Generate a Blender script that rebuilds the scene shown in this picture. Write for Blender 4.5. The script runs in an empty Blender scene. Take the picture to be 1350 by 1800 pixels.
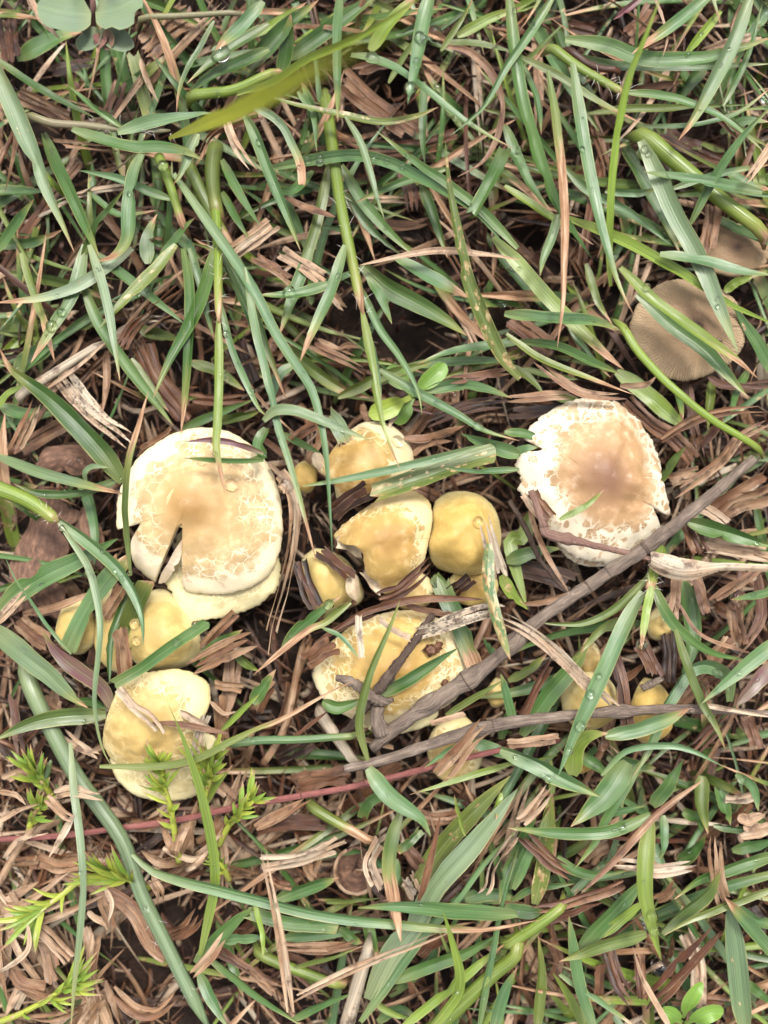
import bpy, math, random
import numpy as np
from mathutils import Vector, noise as mnoise
from mathutils.bvhtree import BVHTree

random.seed(7)
rng = np.random.default_rng(7)
SC = bpy.context.scene
COL = SC.collection

# ------------------------------------------------------------------ scale
# one unit "px" = 0.17 mm; the frame is 1350 x 1800 of them (23 x 30.7 cm of turf)
S = 0.23 / 1350
HC = 1643.0            # camera height above the soil, in those units


# ------------------------------------------------------------------ camera, sky, sun, exposure
cam_d = bpy.data.cameras.new('camera')
cam = bpy.data.objects.new('camera', cam_d)
COL.objects.link(cam)
cam.location = (0, 0, HC * S)
cam.rotation_euler = (0, 0, 0)
cam_d.sensor_fit = 'VERTICAL'
cam_d.sensor_height = 24.0
cam_d.lens = 12.0 / (900.0 / HC)
cam_d.clip_start = 0.005
cam_d.clip_end = 50.0
cam_d.dof.use_dof = True
cam_d.dof.focus_distance = (HC - 130) * S
cam_d.dof.aperture_fstop = 3.2
SC.camera = cam

SUN_EL, SUN_ROT = math.radians(62), math.radians(-30)
world = bpy.data.worlds.new('World')
SC.world = world
world.use_nodes = True
wn, wl = world.node_tree.nodes, world.node_tree.links
wn.clear()
sky = wn.new('ShaderNodeTexSky')
sky.sky_type = 'NISHITA'
sky.sun_disc = False
sky.sun_elevation = SUN_EL
sky.sun_rotation = SUN_ROT
sky.dust_density = 6.0
sky.air_density = 1.0
hs = wn.new('ShaderNodeHueSaturation')          # overcast: the blue is mostly washed out
hs.inputs['Saturation'].default_value = 0.22
bg = wn.new('ShaderNodeBackground')
bg.inputs['Strength'].default_value = 0.095
wo = wn.new('ShaderNodeOutputWorld')
wl.new(sky.outputs[0], hs.inputs['Color'])
wl.new(hs.outputs[0], bg.inputs['Color'])
wl.new(bg.outputs[0], wo.inputs['Surface'])

sun_d = bpy.data.lights.new('sun', 'SUN')
sun_d.energy = 1.5
sun_d.angle = math.radians(13)
sun_d.color = (1.0, 0.96, 0.9)
sun = bpy.data.objects.new('sun', sun_d)
COL.objects.link(sun)
sun.rotation_euler = (math.pi / 2 - SUN_EL, 0, math.radians(150))

SC.view_settings.view_transform = 'Standard'
SC.view_settings.look = 'None'
SC.view_settings.exposure = 1.55
SC.view_settings.gamma = 1.0
SC.view_settings.use_curve_mapping = False
SC.render.engine = 'CYCLES'
SC.cycles.max_bounces = 8
SC.cycles.transparent_max_bounces = 8
SC.cycles.transmission_bounces = 8
SC.cycles.caustics_refractive = True
SC.cycles.caustics_reflective = True
SC.cycles.blur_glossy = 0.3
SC.cycles.use_denoising = True


# ------------------------------------------------------------------ materials
class NT:
    def __init__(self, name):
        self.mat = bpy.data.materials.new(name)
        self.mat.use_nodes = True
        self.t = self.mat.node_tree
        self.t.nodes.clear()

    def n(self, typ, ins=None, **props):
        nd = self.t.nodes.new(typ)
        for k, v in props.items():
            setattr(nd, k, v)
        for k, v in (ins or {}).items():
            self.set(nd.inputs[k], v)
        return nd

    def set(self, sock, v):
        if isinstance(v, bpy.types.NodeSocket):
            self.t.links.new(v, sock)
        elif isinstance(v, bpy.types.Node):
            self.t.links.new(v.outputs[0], sock)
        elif isinstance(v, tuple) and len(v) == 3 and sock.type == 'RGBA':
            sock.default_value = (*v, 1)
        else:
            sock.default_value = v

    def m(self, op, a, b=0.0, c=None, clamp=False):
        nd = self.n('ShaderNodeMath', {0: a, 1: b}, operation=op)
        if c is not None:
            self.set(nd.inputs[2], c)
        nd.use_clamp = clamp
        return nd.outputs[0]

    def ss(self, x, lo, hi, a=0.0, b=1.0):
        nd = self.n('ShaderNodeMapRange', {0: x, 1: lo, 2: hi, 3: a, 4: b}, interpolation_type='SMOOTHSTEP')
        return nd.outputs[0]

    def mix(self, f, a, b, mode='MIX'):
        nd = self.n('ShaderNodeMix', data_type='RGBA', blend_type=mode)
        self.set(nd.inputs[0], f)
        self.set(nd.inputs[6], a)
        self.set(nd.inputs[7], b)
        return nd.outputs[2]

    def ramp(self, f, stops, interp='LINEAR'):
        nd = self.n('ShaderNodeValToRGB', {0: f})
        cr = nd.color_ramp
        cr.interpolation = interp
        while len(cr.elements) < len(stops):
            cr.elements.new(0.5)
        for e, (p, c) in zip(cr.elements, stops):
            e.position = p
            e.color = (*c, 1)
        return nd.outputs[0]

    def attr(self, name):
        return self.n('ShaderNodeAttribute', attribute_name=name)

    def noise(self, vec, scale, detail=3.0, rough=0.55, dims='3D'):
        nd = self.n('ShaderNodeTexNoise', {'Scale': scale, 'Detail': detail, 'Roughness': rough}, noise_dimensions=dims)
        self.set(nd.inputs['Vector'], vec)
        return nd.outputs[0]

    def vmul(self, v, xyz):
        nd = self.n('ShaderNodeVectorMath', operation='MULTIPLY')
        self.set(nd.inputs[0], v)
        nd.inputs[1].default_value = xyz
        return nd.outputs[0]

    def bump(self, h, dist, strength=1.0):
        nd = self.n('ShaderNodeBump', {'Height': h, 'Distance': dist, 'Strength': strength})
        return nd.outputs[0]

    def out(self, shader):
        o = self.n('ShaderNodeOutputMaterial')
        self.t.links.new(shader if isinstance(shader, bpy.types.NodeSocket) else shader.outputs[0], o.inputs['Surface'])
        return self.mat


def leaf_material(name, hue_stops, tip_stops, rough=(0.28, 0.46), transl=0.24, stripe=0.27, spec=0.6, drifts=(0.55, 0.32)):
    """Living grass leaf: parallel veins, pale midrib and margins, dying tip, rust lesions, fine blotches."""
    k = NT(name)
    sep = k.n('ShaderNodeSeparateColor', {0: k.attr('bc').outputs['Color']})
    t, a, hue = sep.outputs[0], sep.outputs[1], sep.outputs[2]
    tip = k.attr('tipbrown').outputs['Fac']
    les = k.attr('lesion').outputs['Fac']
    v = k.attr('bv').outputs['Vector']                      # along, across, seed (in 10 px)
    col = k.ramp(hue, hue_stops)
    # slow colour drift along the leaf
    drift = k.noise(k.vmul(v, (0.10, 0.25, 1.0)), 1.0, 3.0)
    col = k.mix(k.ss(drift, 0.3, 0.75, 0.0, drifts[0]), col, k.mix(0.5, col, (0.17, 0.24, 0.06)))
    fade = k.noise(k.vmul(v, (0.16, 0.3, 1.7)), 1.0, 2.0)
    col = k.mix(k.ss(fade, 0.58, 0.80, 0.0, drifts[1]), col, (0.18, 0.225, 0.165))     # waxy bloom patches
    pale = k.ss(k.m('ADD', t, k.m('MULTIPLY', k.m('SUBTRACT', drift, 0.5), 0.5)), 0.0, 0.28, 0.36, 0.0)
    col = k.mix(pale, col, (0.26, 0.27, 0.10))                                   # paler sheath end
    # veins
    vein = k.noise(k.vmul(v, (0.03, 9.0, 1.0)), 1.0, 2.0, 0.6)
    vf = k.ss(vein, 0.35, 0.68, 1.0 - stripe, 1.0 + stripe * 0.8)
    nd = k.n('ShaderNodeVectorMath', operation='SCALE')
    k.set(nd.inputs[0], col); k.set(nd.inputs['Scale'], vf)
    col = nd.outputs[0]
    # midrib and margin
    d = k.m('ABSOLUTE', k.m('SUBTRACT', a, 0.5))
    mid = k.ss(d, 0.02, 0.065, 1.0, 0.0)
    col = k.mix(k.m('MULTIPLY', mid, 0.16), col, (0.24, 0.33, 0.16))
    edge = k.ss(d, 0.43, 0.495)
    edgen = k.ss(k.noise(k.vmul(v, (0.15, 0.2, 3.1)), 1.0), 0.42, 0.62)
    col = k.mix(k.m('MULTIPLY', edge, k.m('MULTIPLY', edgen, 0.75)), col, (0.36, 0.33, 0.13))
    # lesions and scattered specks
    ln = k.noise(k.vmul(v, (0.45, 0.9, 2.0)), 1.0, 4.0, 0.65)
    lth = k.m('SUBTRACT', 0.80, k.m('MULTIPLY', les, 0.30))
    lf = k.ss(ln, lth, k.m('ADD', lth, 0.06))
    lcol = k.ramp(k.noise(k.vmul(v, (0.8, 1.2, 5.0)), 1.0), [(0.3, (0.13, 0.05, 0.02)), (0.52, (0.38, 0.27, 0.12)), (0.7, (0.55, 0.44, 0.26))])
    col = k.mix(lf, col, lcol)
    sp = k.noise(k.vmul(v, (2.0, 2.6, 9.0)), 1.0, 1.0)
    col = k.mix(k.ss(sp, 0.74, 0.80, 0.0, 0.7), col, (0.12, 0.07, 0.03))
    # dying tip
    tn = k.noise(k.vmul(v, (0.12, 1.6, 4.0)), 1.0, 3.0)
    te = k.m('ADD', t, k.m('MULTIPLY', k.m('SUBTRACT', tn, 0.5), 0.35))
    tf = k.ss(te, k.m('SUBTRACT', 1.0, k.m('MULTIPLY', tip, 1.15)), k.m('ADD', k.m('SUBTRACT', 1.0, tip), 0.06))
    tf = k.m('MULTIPLY', tf, k.ss(tip, 0.0, 0.04))
    tcol = k.ramp(k.noise(k.vmul(v, (0.2, 2.5, 7.0)), 1.0, 4.0), tip_stops)
    yel = k.ss(te, k.m('SUBTRACT', 0.8, k.m('MULTIPLY', tip, 1.15)), k.m('SUBTRACT', 1.0, tip))
    col = k.mix(k.m('MULTIPLY', k.m('MULTIPLY', yel, 0.5), k.ss(tip, 0.0, 0.04)), col, (0.28, 0.27, 0.07))
    col = k.mix(tf, col, tcol)
    h = k.m('ADD', k.m('MULTIPLY', vein, 1.0), k.m('MULTIPLY', mid, -0.6))
    nrm = k.bump(h, 0.00016, 0.55)
    rg = k.ss(k.noise(k.vmul(v, (0.3, 1.0, 1.3)), 1.0, 3.0), 0.3, 0.7, rough[0], rough[1])
    rg = k.m('ADD', rg, k.m('MULTIPLY', tf, 0.25))
    bs = k.n('ShaderNodeBsdfPrincipled', {'Base Color': col, 'Roughness': rg, 'Normal': nrm, 'Specular IOR Level': spec})
    tr = k.n('ShaderNodeBsdfTranslucent', {'Color': k.mix(0.35, col, (0.22, 0.34, 0.04)), 'Normal': nrm})
    mx = k.n('ShaderNodeMixShader', {0: transl, 1: bs, 2: tr})
    return k.out(mx)


def dead_material(name, stops, rough=(0.30, 0.62), transl=0.12, speck=0.5, tip_green=False):
    """Dry grass leaf: strong fibres, stains, grey weathering, black specks."""
    k = NT(name)
    sep = k.n('ShaderNodeSeparateColor', {0: k.attr('bc').outputs['Color']})
    t, a, hue = sep.outputs[0], sep.outputs[1], sep.outputs[2]
    les = k.attr('lesion').outputs['Fac']
    v = k.attr('bv').outputs['Vector']
    big = k.noise(k.vmul(v, (0.13, 0.35, 1.0)), 1.0, 4.0, 0.6)
    hv = k.m('ADD', hue, k.m('MULTIPLY', k.m('SUBTRACT', big, 0.5), 0.85), clamp=True)
    col = k.ramp(hv, stops)
    fib = k.m('ADD', k.m('MULTIPLY', k.noise(k.vmul(v, (0.05, 3.2, 1.0)), 1.0, 3.0, 0.6), 0.6), k.m('MULTIPLY', k.noise(k.vmul(v, (0.08, 11.0, 4.0)), 1.0, 3.0, 0.7), 0.4))
    ff = k.ss(fib, 0.34, 0.66, 0.62, 1.28)
    nd = k.n('ShaderNodeVectorMath', operation='SCALE')
    k.set(nd.inputs[0], col); k.set(nd.inputs['Scale'], ff)
    col = nd.outputs[0]
    stain = k.noise(k.vmul(v, (0.35, 0.6, 3.0)), 1.0, 5.0, 0.65)
    col = k.mix(k.ss(stain, 0.50, 0.68, 0.0, 0.8), col, (0.055, 0.024, 0.014))
    spn = k.noise(k.vmul(v, (1.6, 2.4, 6.0)), 1.0, 3.0, 0.7)
    th = k.m('SUBTRACT', 0.74, k.m('MULTIPLY', les, 0.22))
    col = k.mix(k.m('MULTIPLY', k.ss(spn, th, k.m('ADD', th, 0.07)), 0.85), col, (0.035, 0.025, 0.02))
    d = k.m('ABSOLUTE', k.m('SUBTRACT', a, 0.5))
    edge = k.m('MULTIPLY', k.ss(d, 0.40, 0.5), k.ss(stain, 0.4, 0.6))
    col = k.mix(k.m('MULTIPLY', edge, 0.4), col, (0.50, 0.36, 0.22))
    h = k.m('ADD', fib, k.m('MULTIPLY', stain, 0.5))
    nrm = k.bump(h, 0.0003, 0.9)
    rg = k.ss(stain, 0.3, 0.7, rough[0], rough[1])
    bs = k.n('ShaderNodeBsdfPrincipled', {'Base Color': col, 'Roughness': rg, 'Normal': nrm, 'Specular IOR Level': 0.4})
    tr = k.n('ShaderNodeBsdfTranslucent', {'Color': col, 'Normal': nrm})
    mx = k.n('ShaderNodeMixShader', {0: transl, 1: bs, 2: tr})
    return k.out(mx)


TIP = [(0.25, (0.10, 0.045, 0.025)), (0.45, (0.30, 0.16, 0.08)), (0.62, (0.48, 0.31, 0.19)), (0.8, (0.55, 0.42, 0.30))]
GREEN_STOPS = [(0.0, (0.160, 0.215, 0.122)), (0.2, (0.080, 0.162, 0.064)), (0.45, (0.054, 0.126, 0.026)),
               (0.6, (0.026, 0.072, 0.014)), (0.78, (0.105, 0.132, 0.022)), (1.0, (0.220, 0.325, 0.036))]
M_GREEN = leaf_material('living_grass', GREEN_STOPS, TIP)
M_PURPLE = leaf_material('purple_grass', [(0.0, (0.12, 0.035, 0.05)), (0.5, (0.15, 0.05, 0.07)), (1.0, (0.20, 0.16, 0.10))], TIP, transl=0.15)
M_BLUR = leaf_material('lime_yellow_grass', [(0.0, (0.36, 0.42, 0.05)), (1.0, (0.50, 0.52, 0.05))], TIP, transl=0.4, stripe=0.1, drifts=(0.2, 0.05))
M_LIME = leaf_material('lime_leaf', [(0.0, (0.11, 0.22, 0.035)), (0.5, (0.19, 0.33, 0.045)), (1.0, (0.42, 0.46, 0.06))], TIP, transl=0.3, stripe=0.14, drifts=(0.4, 0.15))
DEAD_STOPS = [(0.0, (0.020, 0.009, 0.006)), (0.25, (0.080, 0.029, 0.014)), (0.45, (0.165, 0.078, 0.038)),
              (0.62, (0.265, 0.160, 0.090)), (0.8, (0.400, 0.275, 0.180)), (1.0, (0.37, 0.305, 0.225))]
M_DEAD = dead_material('dry_grass', DEAD_STOPS)


def bark_material(name, stops):
    k = NT(name)
    v = k.attr('bv').outputs['Vector']
    n1 = k.noise(k.vmul(v, (0.35, 2.2, 1.0)), 1.0, 5.0, 0.7)
    n2 = k.noise(k.vmul(v, (0.25, 0.5, 2.0)), 1.0, 3.0)
    n3 = k.noise(k.vmul(v, (0.12, 6.0, 3.0)), 1.0, 4.0, 0.7)
    col = k.ramp(k.m('ADD', k.m('MULTIPLY', n1, 0.4), k.m('ADD', k.m('MULTIPLY', n2, 0.25), k.m('MULTIPLY', n3, 0.35))), stops)
    ring = k.noise(k.vmul(v, (1.1, 0.03, 1.0)), 1.0, 1.0)
    rf = k.ss(ring, 0.66, 0.72)
    col = k.mix(k.m('MULTIPLY', rf, 0.6), col, (0.05, 0.03, 0.02))
    sp = k.noise(k.vmul(v, (2.2, 5.0, 1.0)), 1.0, 2.0)
    col = k.mix(k.ss(sp, 0.66, 0.74, 0.0, 0.8), col, (0.35, 0.29, 0.24))
    nrm = k.bump(k.m('ADD', k.m('ADD', n1, n3), k.m('MULTIPLY', rf, -0.5)), 0.0009, 1.0)
    return k.out(k.n('ShaderNodeBsdfPrincipled', {'Base Color': col, 'Roughness': 0.8, 'Normal': nrm, 'Specular IOR Level': 0.3}))


M_BARK = bark_material('grey_bark', [(0.30, (0.030, 0.020, 0.016)), (0.42, (0.105, 0.078, 0.064)), (0.54, (0.200, 0.150, 0.115)), (0.68, (0.38, 0.32, 0.27))])
M_DARKBARK = bark_material('dark_bark', [(0.25, (0.018, 0.012, 0.01)), (0.45, (0.06, 0.038, 0.028)), (0.62, (0.12, 0.085, 0.065)), (0.8, (0.22, 0.18, 0.16))])
M_RUNNER = bark_material('red_runner', [(0.2, (0.13, 0.045, 0.04)), (0.5, (0.24, 0.085, 0.075)), (0.8, (0.33, 0.17, 0.14))])

M_CULM = bark_material('dry_culm', [(0.2, (0.10, 0.05, 0.04)), (0.5, (0.20, 0.115, 0.09)), (0.8, (0.34, 0.24, 0.19))])


def soil_material():
    k = NT('soil')
    tc = k.n('ShaderNodeTexCoord').outputs['Object']
    n1 = k.noise(tc, 120.0, 6.0, 0.7)
    n2 = k.noise(tc, 900.0, 4.0, 0.7)
    n3 = k.noise(tc, 35.0, 3.0, 0.6)
    col = k.ramp(k.m('ADD', k.m('MULTIPLY', n1, 0.6), k.m('MULTIPLY', n2, 0.4)), [(0.3, (0.006, 0.004, 0.003)), (0.5, (0.018, 0.011, 0.008)), (0.68, (0.045, 0.026, 0.018))])
    col = k.mix(k.ss(n3, 0.5, 0.7, 0.0, 0.5), col, (0.05, 0.026, 0.018))
    nrm = k.bump(k.m('ADD', n1, k.m('MULTIPLY', n2, 0.4)), 0.003, 0.9)
    return k.out(k.n('ShaderNodeBsdfPrincipled', {'Base Color': col, 'Roughness': 0.6, 'Normal': nrm, 'Specular IOR Level': 0.2}))


M_SOIL = soil_material()


def chip_material():
    k = NT('brown_chip')
    v = k.attr('bv').outputs['Vector']
    n1 = k.noise(k.vmul(v, (0.5, 1.2, 1.0)), 1.0, 6.0, 0.7)
    n2 = k.noise(k.vmul(v, (0.15, 0.2, 2.0)), 1.0, 3.0)
    col = k.ramp(n1, [(0.3, (0.035, 0.018, 0.012)), (0.5, (0.12, 0.06, 0.036)), (0.7, (0.26, 0.145, 0.088))])
    col = k.mix(k.ss(n2, 0.5, 0.65, 0.0, 0.6), col, (0.05, 0.022, 0.015))
    nrm = k.bump(n1, 0.0008, 1.0)
    return k.out(k.n('ShaderNodeBsdfPrincipled', {'Base Color': col, 'Roughness': 0.75, 'Normal': nrm}))


M_CHIP = chip_material()


def water_material():
    k = NT('water')
    return k.out(k.n('ShaderNodeBsdfPrincipled', {'Base Color': (1, 1, 1), 'Roughness': 0.0, 'IOR': 1.33, 'Transmission Weight': 1.0}))


M_WATER = water_material()


def cap_material(name, cream, tan, centre, r_in=0.25, r_out=0.62, scale=5.5, cracks=0.5, fine=1.0, rim=(0.62, 0.52, 0.22), rimw=0.14, yellow=0.0, patch=0.5, soft=0.08, cellw=0.3, warp=0.14, lean=(0.0, 0.0)):
    """Cap skin that has cracked into tan scales over cream flesh: solid at the middle, islands further out, grainy pale margin."""
    k = NT(name)
    cream, tan, centre, rim = (tuple(x * f for x in c) for c, f in ((cream, 1.0), (tan, 0.88), (centre, 0.74), (rim, 1.0)))
    sep = k.n('ShaderNodeSeparateColor', {0: k.attr('cc').outputs['Color']})
    rho, ang = sep.outputs[0], sep.outputs[1]
    p = k.attr('cp').outputs['Vector']                      # position in 100 px, own seed added
    nbig = k.noise(p, 1.6, 4.0, 0.6)
    nmid = k.noise(p, 5.0, 4.0, 0.6)
    nfine = k.noise(p, 26.0, 4.0, 0.65)
    th = k.m('MULTIPLY', ang, 6.28318)
    r = k.m('ADD', rho, k.m('MULTIPLY', k.m('SUBTRACT', nbig, 0.5), 0.42))
    r = k.m('ADD', r, k.m('MULTIPLY', rho, k.m('ADD', k.m('MULTIPLY', k.m('COSINE', th), lean[0]), k.m('MULTIPLY', k.m('SINE', th), lean[1]))))
    ncov = k.noise(p, 3.4, 1.5, 0.5)
    solid = k.ss(r, r_in, r_out, 1.0, 0.0)
    dist = k.n('ShaderNodeVectorMath', operation='SCALE')
    ncol = k.n('ShaderNodeTexNoise', {'Vector': p, 'Scale': 6.0, 'Detail': 2.0})
    k.set(dist.inputs[0], ncol.outputs['Color']); dist.inputs['Scale'].default_value = warp
    pv = k.n('ShaderNodeVectorMath', operation='ADD')
    k.set(pv.inputs[0], p); k.set(pv.inputs[1], dist.outputs[0])
    vor = k.n('ShaderNodeTexVoronoi', {'Vector': pv.outputs[0], 'Scale': scale}, feature='DISTANCE_TO_EDGE')
    vor2 = k.n('ShaderNodeTexVoronoi', {'Vector': pv.outputs[0], 'Scale': scale * 3.2}, feature='DISTANCE_TO_EDGE')
    cell = k.n('ShaderNodeTexVoronoi', {'Vector': pv.outputs[0], 'Scale': scale}, feature='F1')
    cellr = k.n('ShaderNodeSeparateColor', {0: cell.outputs['Color']}).outputs[0]
    # skin is whole in the middle, cracked into islands further out, lost in ragged patches toward the margin
    jit = k.m('MULTIPLY', k.m('SUBTRACT', nfine, 0.5), 0.045)
    zone = k.ss(r, r_in, r_out)
    wth = k.m('MULTIPLY', k.m('MULTIPLY', zone, k.ss(ncov, 0.35, 0.68, 0.0, 1.4)), 0.22 * cracks)
    e = k.m('ADD', vor.outputs['Distance'], jit)
    island = k.m('MAXIMUM', k.ss(e, wth, k.m('ADD', wth, 0.06)), k.m('SUBTRACT', 1.0, k.ss(wth, 0.0, 0.02)))
    fw = k.m('MULTIPLY', k.m('MULTIPLY', zone, k.ss(nbig, 0.47, 0.66)), 0.07 * fine)
    e2 = k.m('ADD', vor2.outputs['Distance'], jit)
    isl2 = k.m('MAXIMUM', k.ss(e2, fw, k.m('ADD', fw, 0.05)), k.m('SUBTRACT', 1.0, k.ss(fw, 0.0, 0.015)))
    cov = k.m('ADD', k.m('ADD', k.m('MULTIPLY', cellr, cellw), k.m('MULTIPLY', ncov, 1.0 - cellw)), k.m('MULTIPLY', nfine, 0.10))
    lim = k.ss(r, r_in, 1.12, -0.15, 1.10 - 0.35 * patch)
    keep = k.ss(cov, k.m('SUBTRACT', lim, soft), k.m('ADD', lim, soft))
    skin = k.m('MULTIPLY', k.m('MULTIPLY', island, isl2), keep)
    skin = k.m('MAXIMUM', skin, k.ss(solid, 0.35, 0.85))
    skin = k.m('MULTIPLY', skin, k.ss(k.m('ADD', nmid, k.m('MULTIPLY', rho, -0.25)), 0.05, 0.4, 0.55, 1.0))
    tcol = k.mix(k.ss(nmid, 0.35, 0.65), tan, tuple(c * 0.78 for c in tan))
    tcol = k.mix(k.ss(r, r_in, 1.0, 0.0, 0.3), tcol, tuple(x * 0.55 + y * 0.45 for x, y in zip(tan, cream)))
    cen = k.ss(k.m('ADD', rho, k.m('MULTIPLY', k.m('SUBTRACT', nmid, 0.5), 0.3)), 0.02, r_in + 0.2, 1.0, 0.0)
    tcol = k.mix(cen, tcol, centre)
    ccol = k.mix(k.ss(nbig, 0.42, 0.7, 0.0, 0.75), cream, tuple(a * 0.5 + b * 0.5 for a, b in zip(cream, rim)))
    ccol = k.mix(k.ss(nmid, 0.6, 0.75, 0.0, 0.35), ccol, tan)
    col = k.mix(skin, ccol, tcol)
    if yellow:
        yb = k.ss(k.noise(p, 1.1, 3.0), 0.40, 0.62, 0.0, yellow)
        col = k.mix(yb, col, (0.42, 0.29, 0.085))
    # grainy margin
    gr = k.noise(p, 40.0, 2.0, 0.5)
    rimf = k.ss(k.m('ADD', rho, k.m('MULTIPLY', k.m('SUBTRACT', gr, 0.5), 0.16)), 1.0 - rimw, 1.0)
    col = k.mix(k.m('MULTIPLY', rimf, k.ss(gr, 0.35, 0.65, 0.25, 0.9)), col, rim)
    dirt = k.noise(p, 12.0, 5.0, 0.75)
    col = k.mix(k.ss(dirt, 0.70, 0.78, 0.0, 0.6), col, (0.16, 0.09, 0.035))
    fleck = k.noise(p, 60.0, 2.0, 0.6)
    col = k.mix(k.ss(fleck, 0.72, 0.8, 0.0, 0.25), col, (0.24, 0.13, 0.05))
    h = k.m('ADD', k.m('MULTIPLY', skin, 0.45), k.m('ADD', k.m('MULTIPLY', nfine, 0.5), k.m('MULTIPLY', k.m('MULTIPLY', gr, rimf), 0.9)))
    nrm = k.bump(h, 0.0005, 0.4)
    bs = k.n('ShaderNodeBsdfPrincipled', {'Base Color': col, 'Roughness': k.ss(nmid, 0.3, 0.7, 0.42, 0.62), 'Normal': nrm,
                                          'Subsurface Weight': 0.12, 'Subsurface Radius': (0.004, 0.0025, 0.0012), 'Subsurface Scale': 0.5, 'Specular IOR Level': 0.35})
    return k.out(bs)


def streaky_material():
    """Brown inkcap-like disc with fine radial grooves and a dark middle."""
    k = NT('streaky_brown_cap')
    sep = k.n('ShaderNodeSeparateColor', {0: k.attr('cc').outputs['Color']})
    rho, ang = sep.outputs[0], sep.outputs[1]
    p = k.attr('cp').outputs['Vector']
    wob = k.m('MULTIPLY', k.noise(p, 4.0, 3.0), 0.03)
    st = k.m('SINE', k.m('MULTIPLY', k.m('ADD', ang, wob), 6.2832 * 120))
    st2 = k.noise(p, 30.0, 3.0, 0.7)
    nb = k.noise(p, 3.0, 3.0)
    stm = k.m('MULTIPLY', st, k.ss(rho, 0.35, 0.8))
    col = k.ramp(k.m('ADD', rho, k.m('MULTIPLY', k.m('SUBTRACT', nb, 0.5), 0.2)), [(0.03, (0.05, 0.027, 0.018)), (0.17, (0.15, 0.088, 0.048)), (0.5, (0.24, 0.158, 0.085)), (0.95, (0.34, 0.245, 0.145))])
    col = k.mix(k.m('MULTIPLY', k.ss(stm, -1.0, 1.0, 0.0, 0.3), k.ss(nb, 0.3, 0.65, 0.25, 1.0)), col, (0.14, 0.09, 0.05))
    col = k.mix(k.ss(st2, 0.58, 0.7, 0.0, 0.5), col, (0.13, 0.085, 0.05))
    nrm = k.bump(k.m('ADD', k.m('MULTIPLY', stm, 0.25), st2), 0.0004, 0.8)
    return k.out(k.n('ShaderNodeBsdfPrincipled', {'Base Color': col, 'Roughness': 0.6, 'Normal': nrm, 'Specular IOR Level': 0.35}))


def flesh_material(name, c1, c2):
    k = NT(name)
    tc = k.n('ShaderNodeTexCoord').outputs['Object']
    n1 = k.noise(tc, 700.0, 4.0, 0.6)
    n2 = k.noise(tc, 90.0, 3.0)
    col = k.mix(k.ss(k.m('ADD', k.m('MULTIPLY', n1, 0.5), k.m('MULTIPLY', n2, 0.5)), 0.35, 0.65), c1, c2)
    nrm = k.bump(n1, 0.0005, 0.6)
    return k.out(k.n('ShaderNodeBsdfPrincipled', {'Base Color': col, 'Roughness': 0.6, 'Normal': nrm}))


M_STEM = flesh_material('mushroom_stem', (0.60, 0.50, 0.28), (0.48, 0.36, 0.15))
M_GILL = flesh_material('mushroom_gills', (0.66, 0.55, 0.41), (0.54, 0.42, 0.29))
M_FLAKE = flesh_material('mushroom_flake', (0.46, 0.38, 0.26), (0.33, 0.25, 0.16))
M_DUNG = flesh_material('crumb', (0.07, 0.025, 0.012), (0.16, 0.07, 0.03))
M_FUZZ = flesh_material('pale_fuzz', (0.7, 0.68, 0.62), (0.55, 0.5, 0.42))


# ------------------------------------------------------------------ geometry helpers (px units, world px space)
def proj(u, v, z):
    k = (HC - z) / HC
    return ((u - 675.0) * k, (900.0 - v) * k, z)


def catmull(P, n):
    """n points evenly along a smooth curve through P (m x d)."""
    P = np.asarray(P, float)
    if len(P) == 2:
        P = np.array([P[0], P[0] * 0.5 + P[1] * 0.5, P[1]])
    E = np.vstack([2 * P[0] - P[1], P, 2 * P[-1] - P[-2]])
    out = []
    for i in range(1, len(E) - 2):
        p0, p1, p2, p3 = E[i - 1], E[i], E[i + 1], E[i + 2]
        t = np.linspace(0, 1, 12, endpoint=False)[:, None]
        out.append(0.5 * (2 * p1 + (p2 - p0) * t + (2 * p0 - 5 * p1 + 4 * p2 - p3) * t * t + (3 * p1 - p0 - 3 * p2 + p3) * t ** 3))
    out.append(E[-2][None])
    C = np.vstack(out)
    d = np.r_[0, np.cumsum(np.linalg.norm(np.diff(C, axis=0), axis=1))]
    s = np.linspace(0, d[-1], n)
    return np.stack([np.interp(s, d, C[:, i]) for i in range(C.shape[1])], 1)


def frames(path):
    T = np.gradient(path, axis=0)
    T /= np.linalg.norm(T, axis=1)[:, None] + 1e-9
    up = np.array([0, 0, 1.0])
    side = np.cross(T, up)
    L = np.linalg.norm(side, axis=1)
    bad = L < 0.15
    side[bad] = np.array([1.0, 0, 0])
    side /= np.linalg.norm(side, axis=1)[:, None]
    for i in range(1, len(side)):
        if np.dot(side[i], side[i - 1]) < 0:
            side[i] *= -1
    nor = np.cross(side, T)
    flip = nor[:, 2] < 0
    if flip.mean() > 0.5:
        nor, side = -nor, -side
    return T, side, nor


A_TOP = np.array([-1, -0.52, 0, 0.52, 1.0])
A_BOT = np.array([0.52, 0, -0.52])
A_ALL = np.r_[A_TOP, A_BOT]
A3_ALL = np.array([-1, 0, 1.0, 0])


class Piece:
    """vertices in world px, quads, and the leaf attributes"""
    __slots__ = ('V', 'F', 'bc', 'bv', 'tip', 'les')

    def __init__(self, V, F, bc, bv, tip, les):
        self.V, self.F, self.bc, self.bv, self.tip, self.les = V, F, bc, bv, tip, les


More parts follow.
